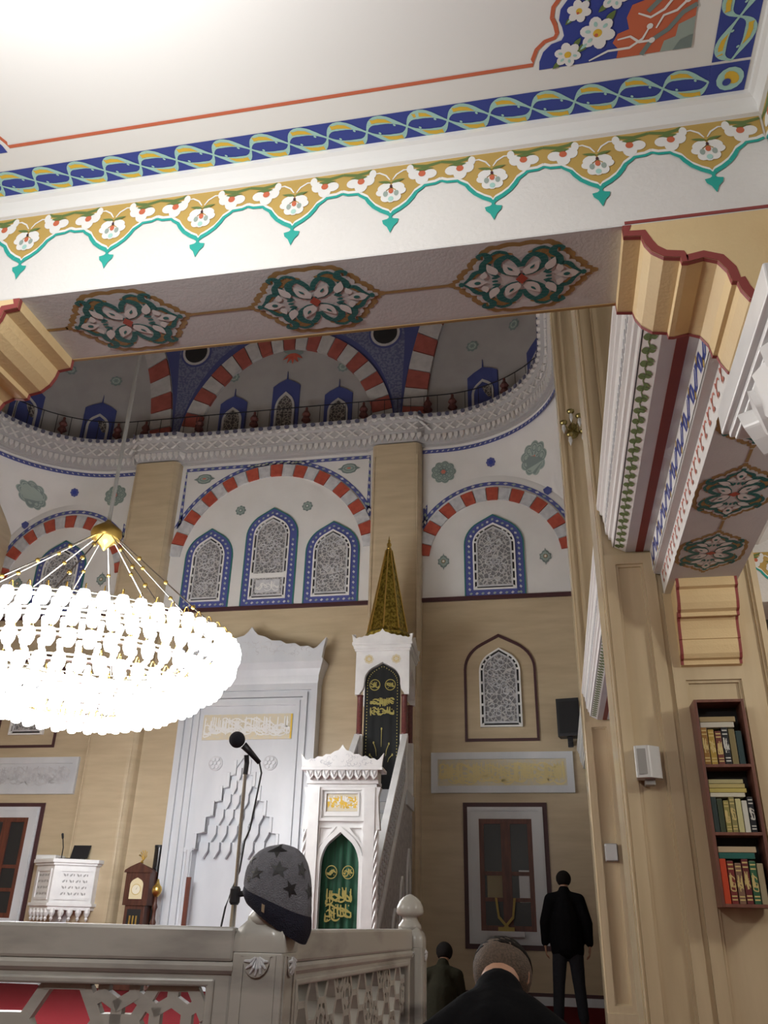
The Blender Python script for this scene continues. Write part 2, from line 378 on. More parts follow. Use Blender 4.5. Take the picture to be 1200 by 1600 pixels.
# rosettes, dots and cartouches painted on the plaster
def rosette(x, z, r, fn, kind=0):
    L = []
    if kind == 0:
        L += [(0, M_sage, petals(x, z, r*.86, r, 9, 54)), (1, M_slate, petals(x, z, r*.80, r*.93, 9, 54)), (2, M_sage, petals(x, z, r*.74, r*.86, 9, 54))]
        for i in range(9):
            a = 2*PI*i/9; L += [(3, M_slate, ell(x+r*.60*math.cos(a), z+r*.60*math.sin(a), r*.19, n=10)), (4, M_sage, ell(x+r*.60*math.cos(a), z+r*.60*math.sin(a), r*.13, n=10)), (4, M_slate, leafp(x+r*.2*math.cos(a+.35), z+r*.2*math.sin(a+.35), r*.32, r*.05, a+.35))]
        L += [(3, M_slate, ell(x, z, r*.3)), (4, M_redleaf, petals(x, z, r*.12, r*.22, 6, 36))]
    elif kind == 1:
        L += [(0, M_slate, petals(x, z, r*.8, r, 8, 48)), (1, M_sage, ell(x, z, r*.72, n=20))]
        for i in range(8): L.append((2, M_slate, leafp(x, z, r*.66, r*.09, 2*PI*i/8)))
        L.append((3, M_white, ell(x, z, r*.16)))
    elif kind == 2:
        L += [(0, M_blued, petals(x, z, r*.85, r, 8, 48)), (1, M_blue, ell(x, z, r*.5))]
    elif kind == 3:     # upright diamond cartouche
        o = [(0, 1.6), (.12, 1.15), (.5, .95), (.62, .6), (1, .45), (.92, 0)]; o = o+[(a, -b) for a, b in reversed(o[:-1])]; o = o+[(-a, b) for a, b in reversed(o[1:-1])]
        L += [(0, M_slate, [(x+a*r, z+b*r) for a, b in o]), (1, M_sage, [(x+a*r*.78, z+b*r*.7) for a, b in o]), (2, M_slate, ell(x, z, r*.45)), (3, M_ochred, ell(x, z, r*.33)), (4, M_white, star(x, z, r*.3, 6, .4))]
    elif kind == 4:     # lying almond cartouche
        o = [(1.7, 0), (1.15, .22), (.9, .62), (.3, .8)]; o = o+[(-a, b) for a, b in reversed(o)]; o = o+[(a, -b) for a, b in reversed(o[1:-1])]
        L += [(0, M_slate, [(x+a*r, z+b*r) for a, b in o]), (1, M_sage, [(x+a*r*.82, z+b*r*.78) for a, b in o]), (2, M_slate, ell(x, z, r*.75, r*.42)), (3, M_sage, ell(x, z, r*.6, r*.3)), (4, M_redleaf, ell(x, z, r*.3, r*.14))]
        for s_ in (-1, 1): L.append((3, M_slate, leafp(x+s_*r*.8, z, r*.55, r*.14, 0 if s_ > 0 else PI)))
    elif kind == 5:     # blue lily drop
        L += [(0, M_blued, [(x-r, z+r*.5), (x-r*.3, z+r), (x, z+r*1.2), (x+r*.3, z+r), (x+r, z+r*.5), (x+r*.8, z-r*.4), (x, z-r), (x-r*.8, z-r*.4)])]
    return decal('painted_rosette' if kind in (0, 1, 2) else 'painted_cartouche', L, fn, wb, base=.012, step=.004)
for sg in (1, -1):
    X = lambda x: x if sg > 0 else 2*XA-x
    rosette(X(-1.86), 9.66, .27, pend); rosette(X(.02), 9.66, .27, pend); rosette(X(-.86), 9.78, .1, pend, 2); rosette(X(.26), 9.05, .09, pend, 5)
    rosette(X(-1.88), 7.63, .115, BK, 3); rosette(X(.13), 7.63, .115, BK, 3)
    rosette(XA+.05+sg*.75, 9.08, .12, BK, 1); rosette(XA+.02+sg*1.66, 9.93, .15, BK, 4)
# ---- cornice with three rows of stalactites, following the rounded plan
cor = MB()
prof = [(0, 0), (.05, 0), (.05, .05), (.12, .05), (.14, .24), (.20, .26), (.20, .30), (.22, .48), (.30, .50), (.30, .55), (.34, .56), (.34, .66), (-.4, .66)]
ss = [-9.6+.16*i for i in range(121)]
def cplan(s_, off):
    bump = .12 if abs(abs(s_)-2.75) < .57 else 0
    return plan(s_, off+bump)
vs = []
for s_ in ss:
    for o_, z_ in prof: x, y = cplan(s_, o_+.0); vs.append((x, y, ZC+z_))
n = len(prof)
cor.add(vs, [(i*n+j, (i+1)*n+j, (i+1)*n+j+1, i*n+j+1) for i in range(len(ss)-1) for j in range(n-1)], mat('cornice_stone', (.47, .46, .46), .8))
co = tag(cor.build('trim_1', recalc=False), 'carved stalactite cornice curving around the rounded hall end', kind='structure')
M_cd = mat('cornice_dark', (.10, .10, .16), .8); M_cl = mat('cornice_light', (.70, .68, .66), .8)
def teeth(pitch, off, z0, h, m, w, shape, name):
    mb = MB(); s_ = -9.3
    while s_ < 9.3:
        def fn(u, v, q): x, y = cplan(s_+u, off+q); return (x, y, ZC+z0+v)
        if shape == 0: mb.prism([(-w/2, h), (-w/2, h*.5), (0, 0), (w/2, h*.5), (w/2, h)], fn, -.02, .06, m)
        elif shape == 1: mb.prism(ell(0, h/2, w/2, h/2, 8), fn, -.01, .03, m)
        else:
            mb.prism([(-w/2, 0), (-w*.3, 0), (w/2, h), (w*.3, h)], fn, -.01, .025, m); mb.prism([(w/2, 0), (w*.3, 0), (-w/2, h), (-w*.3, h)], fn, -.01, .028, m)
        s_ += pitch
    return tag(mb.build(name, co), kind='stuff')
teeth(.135, .13, .07, .16, M_cl, .09, 0, 'stalactite_row'); teeth(.27, .21, .31, .16, M_cl, .24, 2, 'zigzag_row'); teeth(.20, .335, .562, .095, M_cd, .11, 1, 'boss_row')
teeth(.20, .30, .50, .05, M_cl, .11, 0, 'drop_row')
# ---- upper shell: drum with little windows, striped ribs, blue spandrels
def shell(s_, z, w=0):
    g = 0 if z < 12.4 else .07*(z-12.4)**2
    x, y = plan(s_, -.30+g+w); return (x, y, z)
M_drum = mat('dimmed_plaster', (.38, .365, .36), .9, col2=(.345, .33, .325), scale=2)  # white paint greyed down: the vault's darkness is put into the colour
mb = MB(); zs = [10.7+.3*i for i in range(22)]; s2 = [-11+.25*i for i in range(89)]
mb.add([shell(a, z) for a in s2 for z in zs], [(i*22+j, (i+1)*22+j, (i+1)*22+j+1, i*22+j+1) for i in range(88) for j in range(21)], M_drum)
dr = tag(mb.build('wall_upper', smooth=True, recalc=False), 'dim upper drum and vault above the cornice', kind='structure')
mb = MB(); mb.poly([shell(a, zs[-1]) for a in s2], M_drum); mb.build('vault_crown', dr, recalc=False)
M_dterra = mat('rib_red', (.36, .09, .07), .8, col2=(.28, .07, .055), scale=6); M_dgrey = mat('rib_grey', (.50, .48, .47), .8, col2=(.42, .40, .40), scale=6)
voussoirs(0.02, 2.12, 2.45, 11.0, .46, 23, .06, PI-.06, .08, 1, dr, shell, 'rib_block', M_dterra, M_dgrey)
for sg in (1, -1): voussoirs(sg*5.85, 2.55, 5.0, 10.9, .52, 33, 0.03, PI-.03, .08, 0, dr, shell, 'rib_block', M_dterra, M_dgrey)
M_dblue = mat('spandrel_blue', (.16, .17, .26), .8, col2=(.09, .10, .20), scale=18, contrast=(.45, .55)); M_dblue2 = mat('spandrel_edge', (.06, .07, .20), .8)
for sg in (1, -1):
    mb = MB(); rows = []
    for j in range(17):
        z = 11.1+.16*j*1.2
        q = (z-11.0)/2.91; inner = 0 if q >= 1 else 2.58*math.sqrt(1-q*q)
        q2 = min((z-10.9)/5.52, .98); outer = 5.85-3.07*math.sqrt(1-q2*q2)
        rows.append((inner+.02, max(outer-.02, inner+.05), z))
    for a, b in zip(rows, rows[1:]):
        for k in range(6):
            f = lambda r, t: shell(sg*(r[0]+(r[1]-r[0])*t), r[2], .03)
            mb.poly([f(a, k/6), f(a, (k+1)/6), f(b, (k+1)/6), f(b, k/6)], M_dblue2 if k in (0, 5) else M_dblue)
    mb.build('blue_spandrel', dr, recalc=False)
    decal('dark_roundel', [(0, M_dblue2, ell(sg*2.37, 13.62, .40, n=24)), (1, M_dgrey, ell(sg*2.37, 13.62, .35, n=24)), (2, M_black, ell(sg*2.37, 13.62, .29, n=24))], shell, dr, base=.05, step=.01)
    for k, (ds, dz) in enumerate(((4.35, 13.0), (5.35, 13.1), (1.35, 12.85))):
        decal('painted_rosette', [(0, M_slate, petals(sg*ds, dz, .11, .14, 8)), (1, M_sage, ell(sg*ds, dz, .09)), (2, M_slate, petals(sg*ds, dz, .03, .06, 6))], shell, dr, base=.02, step=.006)
decal('painted_pendant', [(0, M_slate, petals(.1, 13.35, .12, .26, 7))]+[(1, M_terra, leafp(.1, 13.35, .3, .04, -PI/2+i*.5)) for i in (-2, -1, 0, 1, 2)], shell, dr, base=.02, step=.006)
# small drum windows
wn = 0
M_dframe = mat('drum_window_blue', (.05, .065, .22), .7)
for sc_, h in ((0, 1.45), (-1.28, 1.1), (1.28, 1.1), (4.55, 1.15), (5.95, 1.15), (7.1, 1.15), (-4.55, 1.15), (-6.05, 1.15), (-7.2, 1.15)):
    wn += 1; z0 = 11.0; x, y = plan(sc_, -.3)
    e = tag(empty('window_%d' % wn, (x, y, z0)), ('tallest little blue framed window above the cornice', 'little drum window left of the tallest one', 'little drum window right of the tallest one', 'little drum window just right of the right rib', 'little drum window above the right cornice curve', 'last little drum window on the right curve', 'little drum window just left of the left rib', 'little drum window above the left cornice curve', 'last little drum window on the left curve')[wn-1], kind='structure')
    MB().prism([(sc_-.33, z0), (sc_+.33, z0), (sc_+.33, z0+h), (sc_+.2, z0+h+.1), (sc_, z0+h+.2), (sc_-.2, z0+h+.1), (sc_-.33, z0+h)], shell, .0, .04, M_dframe).build('blue_surround', e)
    MB().prism([(sc_-.015, z0+h+.15), (sc_+.015, z0+h+.15), (sc_, z0+h+.42)], shell, .0, .04, M_dframe).build('finial', e)
    a = arch(sc_, .24, z0, z0+h*.55, z0+h*.88); b = arch(sc_, .19, z0, z0+h*.55, z0+h*.82)
    MB().ring(a, b, shell, .03, .07, M_dgrey, False).build('window_frame', e); MB().prism(b, shell, .03, .05, M_stained).build('pane', e)
# walkway railing and its hanging painted lamps
rl = tag(empty('railing', plan(0, .1)+(ZC+.66,)), 'thin dark railing along the top of the carved cornice', 'railing')
mb = MB(); mb.tube([(*plan(s_, -.12), ZC+1.42) for s_ in [-8.4+.2*i for i in range(85)]], .012, M_blackp, 5); mb.build('handrail', rl)
for k in range(57):
    s_ = -8.4+.3*k; x, y = plan(s_, -.12); MB().tube([(x, y, ZC+.66), (x, y, ZC+1.42)], .008, M_blackp, 4).build('baluster', rl)
M_lampr = mat('lamp_dark_red', (.12, .035, .03), .7)
ORD = ('first', 'second', 'third', 'fourth', 'fifth', 'sixth', 'seventh', 'eighth', 'ninth', 'tenth', 'eleventh')
for li, s_ in enumerate((-5.25, -4.0, -3.3, -1.95, -.62, .62, 1.95, 3.4, 3.95, 5.2, 6.4)):
    x, y = plan(s_, -.0); mb = MB()
    mb.lathe([(.005, .42), (.03, .40), (.03, .34), (.10, .22), (.06, .16), (.11, .06), (.03, 0), (.005, -.1)], (x, y, ZC+.90), M_lampr, 8); mb.tube([(x, y, ZC+1.3), (*plan(s_, -.10), ZC+1.40)], .006, M_blackp, 4)
    tag(mb.build('hanging_lamp'), '%s little dark red lamp from the left along the cornice railing' % ORD[li], 'lamp', 'little lamps along the cornice railing')
# ---- stucco windows of the back wall
def stucco_window(n, xc, hw, z0, zs, za, label, border=True, lower=False):
    e = tag(empty('window_%d' % n, (xc, YW, z0)), label, kind='structure')
    if border:
        o = arch(xc, hw, z0, zs, za); i_ = arch(xc, hw-.15, z0+.15, zs, za-.17)
        MB().ring(o, i_, BK, 0, .03, M_blued, True).build('tile_border', e)
        MB().ring(arch(xc, hw+.025, z0, zs, za+.03), o, BK, 0, .036, M_teald, False).build('teal_edge', e)
        mid = arch(xc, hw-.075, z0+.075, zs, za-.085); mid = mid+[mid[0]]
        tileband('tile_diamonds', mid, .085, BK, e, pitch=.115, lv=.032)
        hw, z0, za = hw-.15, z0+.15, za-.17
    o = arch(xc, hw, z0, zs, za); a = arch(xc, hw-.03, z0+.03, zs, za-.035); b = arch(xc, hw-.066, z0+.066, zs, za-.075); c = arch(xc, hw-.098, z0+.098, zs, za-.112)
    MB().ring(o, a, BK, 0, .06, M_white).build('outer_frame', e); MB().ring(a, b, BK, 0, .02, M_glass).build('glass_slot', e)
    MB().ring(b, c, BK, 0, .05, M_greyst).build('inner_frame', e)
    mb = MB()
    L = len(a)
    for k in range(0, L, 2):       # little bridges across the slot
        p, q = a[k], b[k]; mb.tube([BK(*p, .03), BK(*q, .03)], .022, M_white, 4)
    for k in (.2, .4, .6, .8):
        zz = z0+(zs-z0)*k
        for s_ in (-1, 1): mb.box(xc+s_*(hw-.048)-.028, xc+s_*(hw-.048)+.028, YW-.05, YW-.02, zz-.02, zz+.02, M_white)
    mb.build('slot_bridges', e)
    MB().prism(c, BK, 0, .03, M_stucco).build('stucco_lattice', e)
    if lower:
        MB().box(xc-hw+.03, xc+hw-.03, YW-.06, YW, z0+.46, z0+.56, M_white).build('transom', e)
        MB().box(xc-hw+.14, xc+hw-.14, YW-.045, YW, z0+.14, z0+.42, M_greyst).build('name_panel', e)
        r = random.Random(5); decal('lettering', [(0, M_white, p) for p in strokes(xc-hw+.16, xc+hw-.16, z0+.16, z0+.40, 16, r, .016)], BK, e, base=.047, jit=.0006)
    # raised scrollwork on the lattice
    r = random.Random(n); mb = MB()
    for k in range(26):
        x = xc+r.uniform(-hw+.2, hw-.2); z = r.uniform(z0+(.7 if lower else .22), zs+(za-zs)*.45); q = r.uniform(.05, .1); a0 = r.uniform(0, 6)
        mb.tube([BK(x+q*(1-t/12)*math.cos(a0+t*.7), z+q*(1-t/12)*math.sin(a0+t*.7), .034) for t in range(8)], .011, M_greyst, 4)
    tag(mb.build('scrollwork', e), kind='stuff')
stucco_window(21, -6.90, .51, ZL+.02, 8.0, 8.65, 'small upper lattice window with blue border nearest the chandelier')
stucco_window(22, -5.53, .55, ZL+.02, 8.42, 9.06, 'tallest upper lattice window with a lettered lower panel', lower=True)
stucco_window(23, -4.19, .55, ZL+.02, 8.0, 8.65, 'upper lattice window with blue border left of the gold spire')
stucco_window(24, XS-.01, .57, ZL+.0, 7.95, 8.58, 'lone blue bordered lattice window right of the gold spire')
stucco_window(25, 2*XA-XS, .57, ZL+.0, 7.95, 8.58, 'blue bordered lattice window behind the lit chandelier')
for n, xc, lab in ((26, -.85, 'pale lattice window with dark pointed outline above the inscription'), (27, 2*XA+.85, 'pale lattice window with dark pointed outline behind the chandelier')):
    o = arch(xc, .665, 4.08, 5.40, 6.08); i_ = arch(xc, .62, 4.13, 5.40, 6.02)
    MB().ring(o, i_, BK, 0, .03, M_maroon).build('dark_outline', wb)
    stucco_window(n, xc, .38, 4.33, 5.35, 5.80, lab, border=False)
# inscription panels on the wall
M_panelink = mat('panel_lettering', (.80, .68, .34), .5)
for xc, sd, lab in ((-.885, 3, 'long gold inscription panel between the two right windows'), (2*XA+.885, 4, 'pale inscription panel on the wall above the left window')):
    e = tag(empty('inscription_panel', (xc, YW, 3.2)), lab, 'panel')
    x0, x1, z0, z1 = xc-1.25, xc+1.25, 3.19, 3.885
    MB().ring([(x0, z0), (x1, z0), (x1, z1), (x0, z1)], [(x0+.12, z0+.12), (x1-.12, z0+.12), (x1-.12, z1-.12), (x0+.12, z1-.12)], BK, 0, .06, M_pale).build('marble_frame', e)
    MB().box(x0+.1, x1-.1, YW-.035, YW, z0+.1, z1-.1, M_goldpale if sd == 3 else M_pale).build('ground', e)
    r = random.Random(sd); L = [(0, M_panelink if sd == 3 else M_greyst, p) for p in strokes(x0+.15, x1-.15, z0+.14, z1-.14, 150, r, .022)]
    decal('lettering', L, BK, e, base=.037, jit=.0008)
# casement windows low in the wall
def casement(n, xc, label):
    e = tag(empty('window_%d' % n, (xc, YW, .75)), label, kind='structure')
    x0, x1, z0, z1 = xc-.72, xc+.72, .76, 3.03
    R = lambda d: [(x0+d, z0+d), (x1-d, z0+d), (x1-d, z1-d), (x0+d, z1-d)]
    MB().ring(R(0), R(.075), BK, 0, .03, M_maroon).build('dark_surround', e)
    MB().ring(R(.075), R(.27), BK, 0, .06, M_pale).build('marble_frame', e); MB().ring(R(.10), R(.14), BK, .055, .075, M_pale).build('frame_moulding', e)
    MB().box(x0+.27, x1-.27, YW-.012, YW, z0+.27, z1-.27, M_black).build('recess', e)
    a, b, c, d = x0+.27, x1-.27, z0+.27, z1-.27
    for k in range(2):
        l = a+(b-a)/2*k; r_ = l+(b-a)/2
        w = MB().ring([(l, c), (r_, c), (r_, d), (l, d)], [(l+.08, c+.08), (r_-.08, c+.08), (r_-.08, d-.08), (l+.08, d-.08)], BK, .012, .05, M_woodred).build('casement', e)
        for t in (.27, .5): MB().box(l+.08, r_-.08, YW-.045, YW-.012, c+(d-c)*t-.03, c+(d-c)*t+.03, M_woodred).build('glazing_bar', w)
        for p, q in ((c+.08, c+(d-c)*.27-.03), (c+(d-c)*.27+.03, c+(d-c)*.5-.03), (c+(d-c)*.5+.03, d-.08)):
            MB().box(l+.08, r_-.08, YW-.024, YW-.014, p, q, M_glass).build('pane', w)
    return e
w1 = casement(28, -.857, 'brown casement window in a grey marble frame beside the standing man')
casement(29, 2*XA+.857, 'brown casement window in a grey marble frame left of the pulpit box')
MB().box(-.66, -.47, YW-.028, YW-.024, 1.46, 1.95, mat('paper', (.75, .77, .8), .8)).build('paper_sheet', w1)
MB().box(-1.19, -.93, YW-.027, YW-.023, 1.52, 1.93, mat('card', (.38, .33, .22), .8)).build('card_sheet', w1)
# side and rear walls, roof
tag(MB().box(XL-.3, XL, -5, YW, 0, 17, M_beige).build('wall_left'), 'beige marble wall along the left of the hall', kind='structure')
tag(MB().box(6.2, 6.5, -5, YW, 0, 5, M_plaster).build('wall_right'), 'white plaster wall of the right aisle', kind='structure')
tag(MB().box(XL, 6.2, -5.3, -5, 0, 17, M_beige).build('wall_front'), 'beige marble wall behind the photographer', kind='structure')
tag(MB().box(1.0, 1.3, -5, YW-.1, 4.3, 17, M_plaster).build('wall_nave'), 'white plaster wall above the right arcade', kind='structure')
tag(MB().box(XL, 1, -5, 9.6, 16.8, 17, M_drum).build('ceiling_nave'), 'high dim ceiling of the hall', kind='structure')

# ================================================================== near bay: beam, ceiling, corbels
ZS, ZCE = 3.22, 3.74
YF, YB = 2.18, 2.58
BX0, BX1 = -2.38, .85
XC_ = [-1.526, -.765, .003]
bm_ = tag(MB().box(-6.5, BX1, YF, YB, ZS, 4.4, M_plaster).build('ceiling_beam', bevel=.004), 'white painted beam spanning the top of the view with patterned underside', kind='structure')
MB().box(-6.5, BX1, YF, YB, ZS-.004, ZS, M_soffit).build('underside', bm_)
SO = lambda u, v, w: (u, v, ZS-.004-w)
def medallion_layers(cx, cy, rot=False, hl=.265, hw=.176):
    q = [(1, 0), (.93, .08), (.86, .16), (.80, .34), (.70, .44), (.66, .62), (.55, .72), (.46, .92), (.30, .98), (0, 1)]
    full = q+[(-a, b) for a, b in reversed(q[:-1])]; full = full+[(a, -b) for a, b in reversed(full[1:-1])]
    def lobed(k, amp=.045):       # scalloped outline: a bulge on every side of the polygon
        out = []
        for i in range(len(full)):
            a, b = full[i], full[(i+1) % len(full)]; L_ = math.hypot(a[0], a[1])
            for j in range(4):
                t = j/4; f = 1+amp*math.sin(PI*t); out.append(((a[0]+(b[0]-a[0])*t)*f*k, (a[1]+(b[1]-a[1])*t)*f*k))
        return out
    L = [(0, M_ochred, lobed(1.0)), (1, M_soffit, lobed(.895))]
    def S_(m, lv, pts, ws): 
        pp = smooth2(pts); n = len(pp); k = len(ws)
        w2 = [ws[min(int(i*(k-1)/(n-1)), k-2)]+(ws[min(int(i*(k-1)/(n-1)), k-2)+1]-ws[min(int(i*(k-1)/(n-1)), k-2)])*((i*(k-1)/(n-1))-min(int(i*(k-1)/(n-1)), k-2)) for i in range(n)]
        return [(lv, m, p) for p in stripp(pp, w2)]
    for sx in (1, -1):
        for sy in (1, -1):
            Q = lambda P: [(sx*a, sy*b) for a, b in P]
            L += S_(M_ochred, 2, Q([(.10, .72), (.24, .74), (.36, .66), (.44, .46)]), [.03, .12, .14, .05])
            L += S_(M_ochred, 2, Q([(.52, .36), (.60, .26), (.66, .12)]), [.04, .10, .04])
            L += S_(M_teald, 3, Q([(.80, 0), (.70, .14), (.62, .30), (.52, .34), (.50, .52), (.42, .66), (.46, .80), (.55, .76), (.53, .66)]), [.03, .06, .09, .11, .09, .11, .09, .07, .03])
            L += S_(M_teald, 3, Q([(.02, .34), (.06, .52), (.16, .66), (.28, .58), (.31, .40), (.24, .24), (.12, .12), (.0, .12)]), [.05, .09, .11, .12, .09, .08, .06, .05])
            L += S_(M_teald, 3, Q([(.30, .10), (.38, .22), (.44, .40), (.40, .52)]), [.04, .08, .09, .03])
            L += S_(M_teald, 3, Q([(.40, .74), (.30, .82), (.20, .78), (.16, .70)]), [.03, .08, .07, .02])
            a0 = math.atan2(sy*.34, sx*.17)
            L += [(4, M_white, leafp(sx*.05, sy*.10, .42, .10, a0)), (4, M_white, leafp(sx*.34, sy*.18, .36, .07, math.atan2(sy*.5, sx*.16))), (5, M_teald, leafp(sx*.12, sy*.26, .14, .022, a0)), (4, M_white, leafp(sx*.52, sy*.10, .22, .05, math.atan2(sy*.35, -sx*.05)))]
        for k in (-.10, 0, .10): L.append((4, M_teald, ell(sx*.36, k, .045, .035, 8)))
        L += [(4, M_white, leafp(sx*.76, 0, .30, .12, PI if sx > 0 else 0)), (5, M_teald, ell(sx*.60, 0, .045, .05, 10)), (4, M_teald, ell(sx*.82, 0, .04, .07, 10))]
    L.append((6, M_terra, [(.085, 0), (0, .16), (-.085, 0), (0, -.16)]))
    if rot: return [(a, m, [(cx+y*hw, cy+x*hl) for x, y in p]) for a, m, p in L]
    return [(a, m, [(cx+x*hl, cy+y*hw) for x, y in p]) for a, m, p in L]
ym = (YF+YB)/2-.007
for x in XC_: decal('painted_medallion', medallion_layers(x, ym), SO, bm_, base=.001, step=.0009)
L = []
for a, b in zip([-2.29]+XC_, XC_+[.75]):
    L += [(0, M_ochred, [(a+.26, ym-.007), (b-.26, ym-.007), (b-.26, ym+.007), (a+.26, ym+.007)])]
decal('painted_link', [(l, m, p) for l, m, p in L if abs(p[0][0]-p[1][0]) > .05 and p[1][0] < .3 and p[0][0] > -2.1], SO, bm_, base=.001)
MB().box(BX0, BX1, YB-.012, YB+.001, ZS-.007, ZS, M_ochred).build('edge_line', bm_)
# lambrequin frieze painted on the beam face
def lam_layers(P=.367):
    h = P/2
    lo = [(-h, -.088), (-h+.022, -.098), (-h+.06, -.100), (-.115, -.110), (-.092, -.128), (-.080, -.150), (-.062, -.175), (-.035, -.198), (-.012, -.212), (0, -.226)]
    lo = lo+[(-a, b) for a, b in reversed(lo[:-1])]
    L = [(0, M_ochre, [(-h, .0)]+lo+[(h, 0)])]
    L += [(1, M_white, p) for p in stripp([(a, b-.007) for a, b in lo], .013)]
    L += [(2, M_teal, p) for p in stripp([(a, b-.020) for a, b in lo], [.010, .012, .012, .012, .014, .016, .016, .017, .018, .016, .018, .017, .016, .016, .014, .012, .012, .012, .010])]
    L += [(2, M_teal, p) for p in stripp([(0, -.235), (0, -.262)], [.014, .010])]
    L += [(2, M_teal, [(0, -.252), (.012, -.262), (.030, -.266), (.026, -.284), (.012, -.300), (0, -.330), (-.012, -.300), (-.026, -.284), (-.030, -.266), (-.012, -.262)])]
    L += [(1, M_leaf, p) for sx in (1, -1) for p in stripp([(sx*a, b) for a, b in ((h, -.012), (.13, -.024), (.09, -.016), (.075, -.004))], [.012, .016, .014, .006])]
    for sx in (1, -1):           # half flowers
        fx, fy = sx*.114, -.060; G0 = len(L)
        L += [(2, M_white, ell(fx, fy-.020, .020, .024)), (2, M_white, ell(fx-sx*.024, fy+.002, .018, .022)), (2, M_white, ell(fx+sx*.024, fy-.004, .021, .019)), (2, M_white, ell(fx-sx*.036, fy+.026, .011, .018)), (3, M_orange, ell(fx, fy, .011, .012)), (3, M_leaf, leafp(fx-sx*.02, fy+.018, .055, .006, 0 if sx > 0 else PI))]
        L += [(2, M_white, p) for p in stripp([(sx*a, b) for a, b in ((.005, -.070), (.02, -.045), (.045, -.028), (.070, -.030))], [.004, .007, .007, .004])]
        L += [(3, M_white, ell(sx*.026, -.105, .026, .018, a=-sx*.5)), (3, M_white, ell(sx*.036, -.130, .020, .018)), (3, M_white, ell(sx*.018, -.158, .020, .022)), (4, M_leaf, leafp(0, -.086, .052, .007, .25 if sx > 0 else PI-.25)), (4, M_sage, ell(sx*.020, -.140, .009, .014))]
        for i in range(G0, G0+6): L[i] = (L[i][0], L[i][1], [(fx+(a-fx)*1.22, fy+(b-fy)*1.22) for a, b in L[i][2]])
    L += [(3, M_white, ell(0, -.150, .022, .034)), (4, M_aqua, ell(0, -.166, .010, .012)), (5, M_orange, ell(0, -.128, .009, .013)), (5, M_maroon, ell(0, -.105, .005, .008))]
    return L
LAM = lam_layers()
FR = lambda u, v, w: (u, -w, v)
lsrc = None
for k in range(-5, 5):
    x = -.813+.367*k
    if x > .7 or x < -3: continue
    if lsrc is None:
        lsrc = decal('frieze_motif', LAM, FR, None, base=.0015, step=.0008); lsrc.location = (x, YF, 3.642); WLOC[lsrc.name] = Vector(lsrc.location); hang(lsrc, bm_)
    else: inst(lsrc, bm_, (x, YF, 3.642))
# cove under the ceiling
def cove(x0, x1, name, parent, y=YF):
    prof = [(0, 3.645), (.012, 3.65), (.014, 3.662), (.006, 3.668), (.010, 3.69), (.022, 3.715), (.034, 3.722), (.036, 3.74), (0, 3.74)]
    return MB().prism([(a, b) for a, b in prof], lambda u, v, w: (w, y-u, v), x0, x1, M_white).build(name, parent)
cove(-6.5, BX1, 'cove_moulding', bm_)
# ceiling of the bay with its painted border
ce = tag(MB().box(-6.5, BX1, -3, YF, ZCE, ZCE+.2, M_white).build('ceiling'), 'white ceiling with blue interlaced border above the beam', kind='structure')
CE = lambda u, v, w: (u, v, ZCE-w)
def guilloche(L, n, ori):         # interlaced strands along a strip of length L; ori maps (t, c) to (u, v)
    out = [(0, M_blue, [ori(0, -.0625), ori(L, -.0625), ori(L, .0625), ori(0, .0625)])]
    P = L/n*2
    for ph in (0, PI):
        K = n*14; pts, ws = [], []
        for i in range(K+1):
            t = L*i/K; a = 2*PI*t/P+ph; pts.append((t-.004*math.sin(2*a)+.026*math.sin(a), .043*math.sin(a))); ws.append(.007+.031*abs(math.sin(a))**2.3)
        out += [(1 if ph == 0 else 1.5, M_aqua, [ori(*c) for c in q]) for q in stripp(pts, ws)]
        for j in range(n):
            t0 = P*(.25+.5*j)-ph/(2*PI)*P*0
            sgn = math.sin(2*PI*t0/P+ph); t1 = t0+.026*sgn
            cres = [(t1-sgn*.050, sgn*.024), (t1-sgn*.026, sgn*.044), (t1, sgn*.050), (t1+sgn*.020, sgn*.047), (t1+sgn*.030, sgn*.050), (t1+sgn*.026, sgn*.032), (t1+sgn*.006, sgn*.034), (t1-sgn*.020, sgn*.031)]
            if (0 < t1-.04 and t1+.04 < L): out.append((2.2, M_yellow, [ori(*c) for c in cres]))
    for j in range(n):
        t = L/n*j+.5*L/n
        if .03 < t < L-.03:
            for dt, c in ((-.028, .012), (.03, -.014)): out.append((2.5, M_aqua, [ori(*q) for q in ell(t+dt, c, .006, .004, 8, .8)]))
    return out
yb = 2.092
decal('border_interlace', guilloche(3.15, 21, lambda t, c: (-2.475+t, yb+c)), CE, ce, base=.001, step=.0008)
decal('border_interlace', guilloche(3.36, 22, lambda t, c: (.7375+c, 2.02-t)), CE, ce, base=.001, step=.0008)
decal('border_interlace', guilloche(3.36, 22, lambda t, c: (-2.5375-c, 2.02-t)), CE, ce, base=.001, step=.0008)
decal('border_corner', [(0, M_blue, [(.675, 2.0295), (.80, 2.0295), (.80, 2.1545), (.675, 2.1545)]), (1, M_aqua, ell(.745, 2.09, .045)), (2, M_yellow, ell(.75, 2.085, .03, .02, 12, .8)), (3, M_blue, ell(.735, 2.10, .014))], CE, ce, base=.0018)
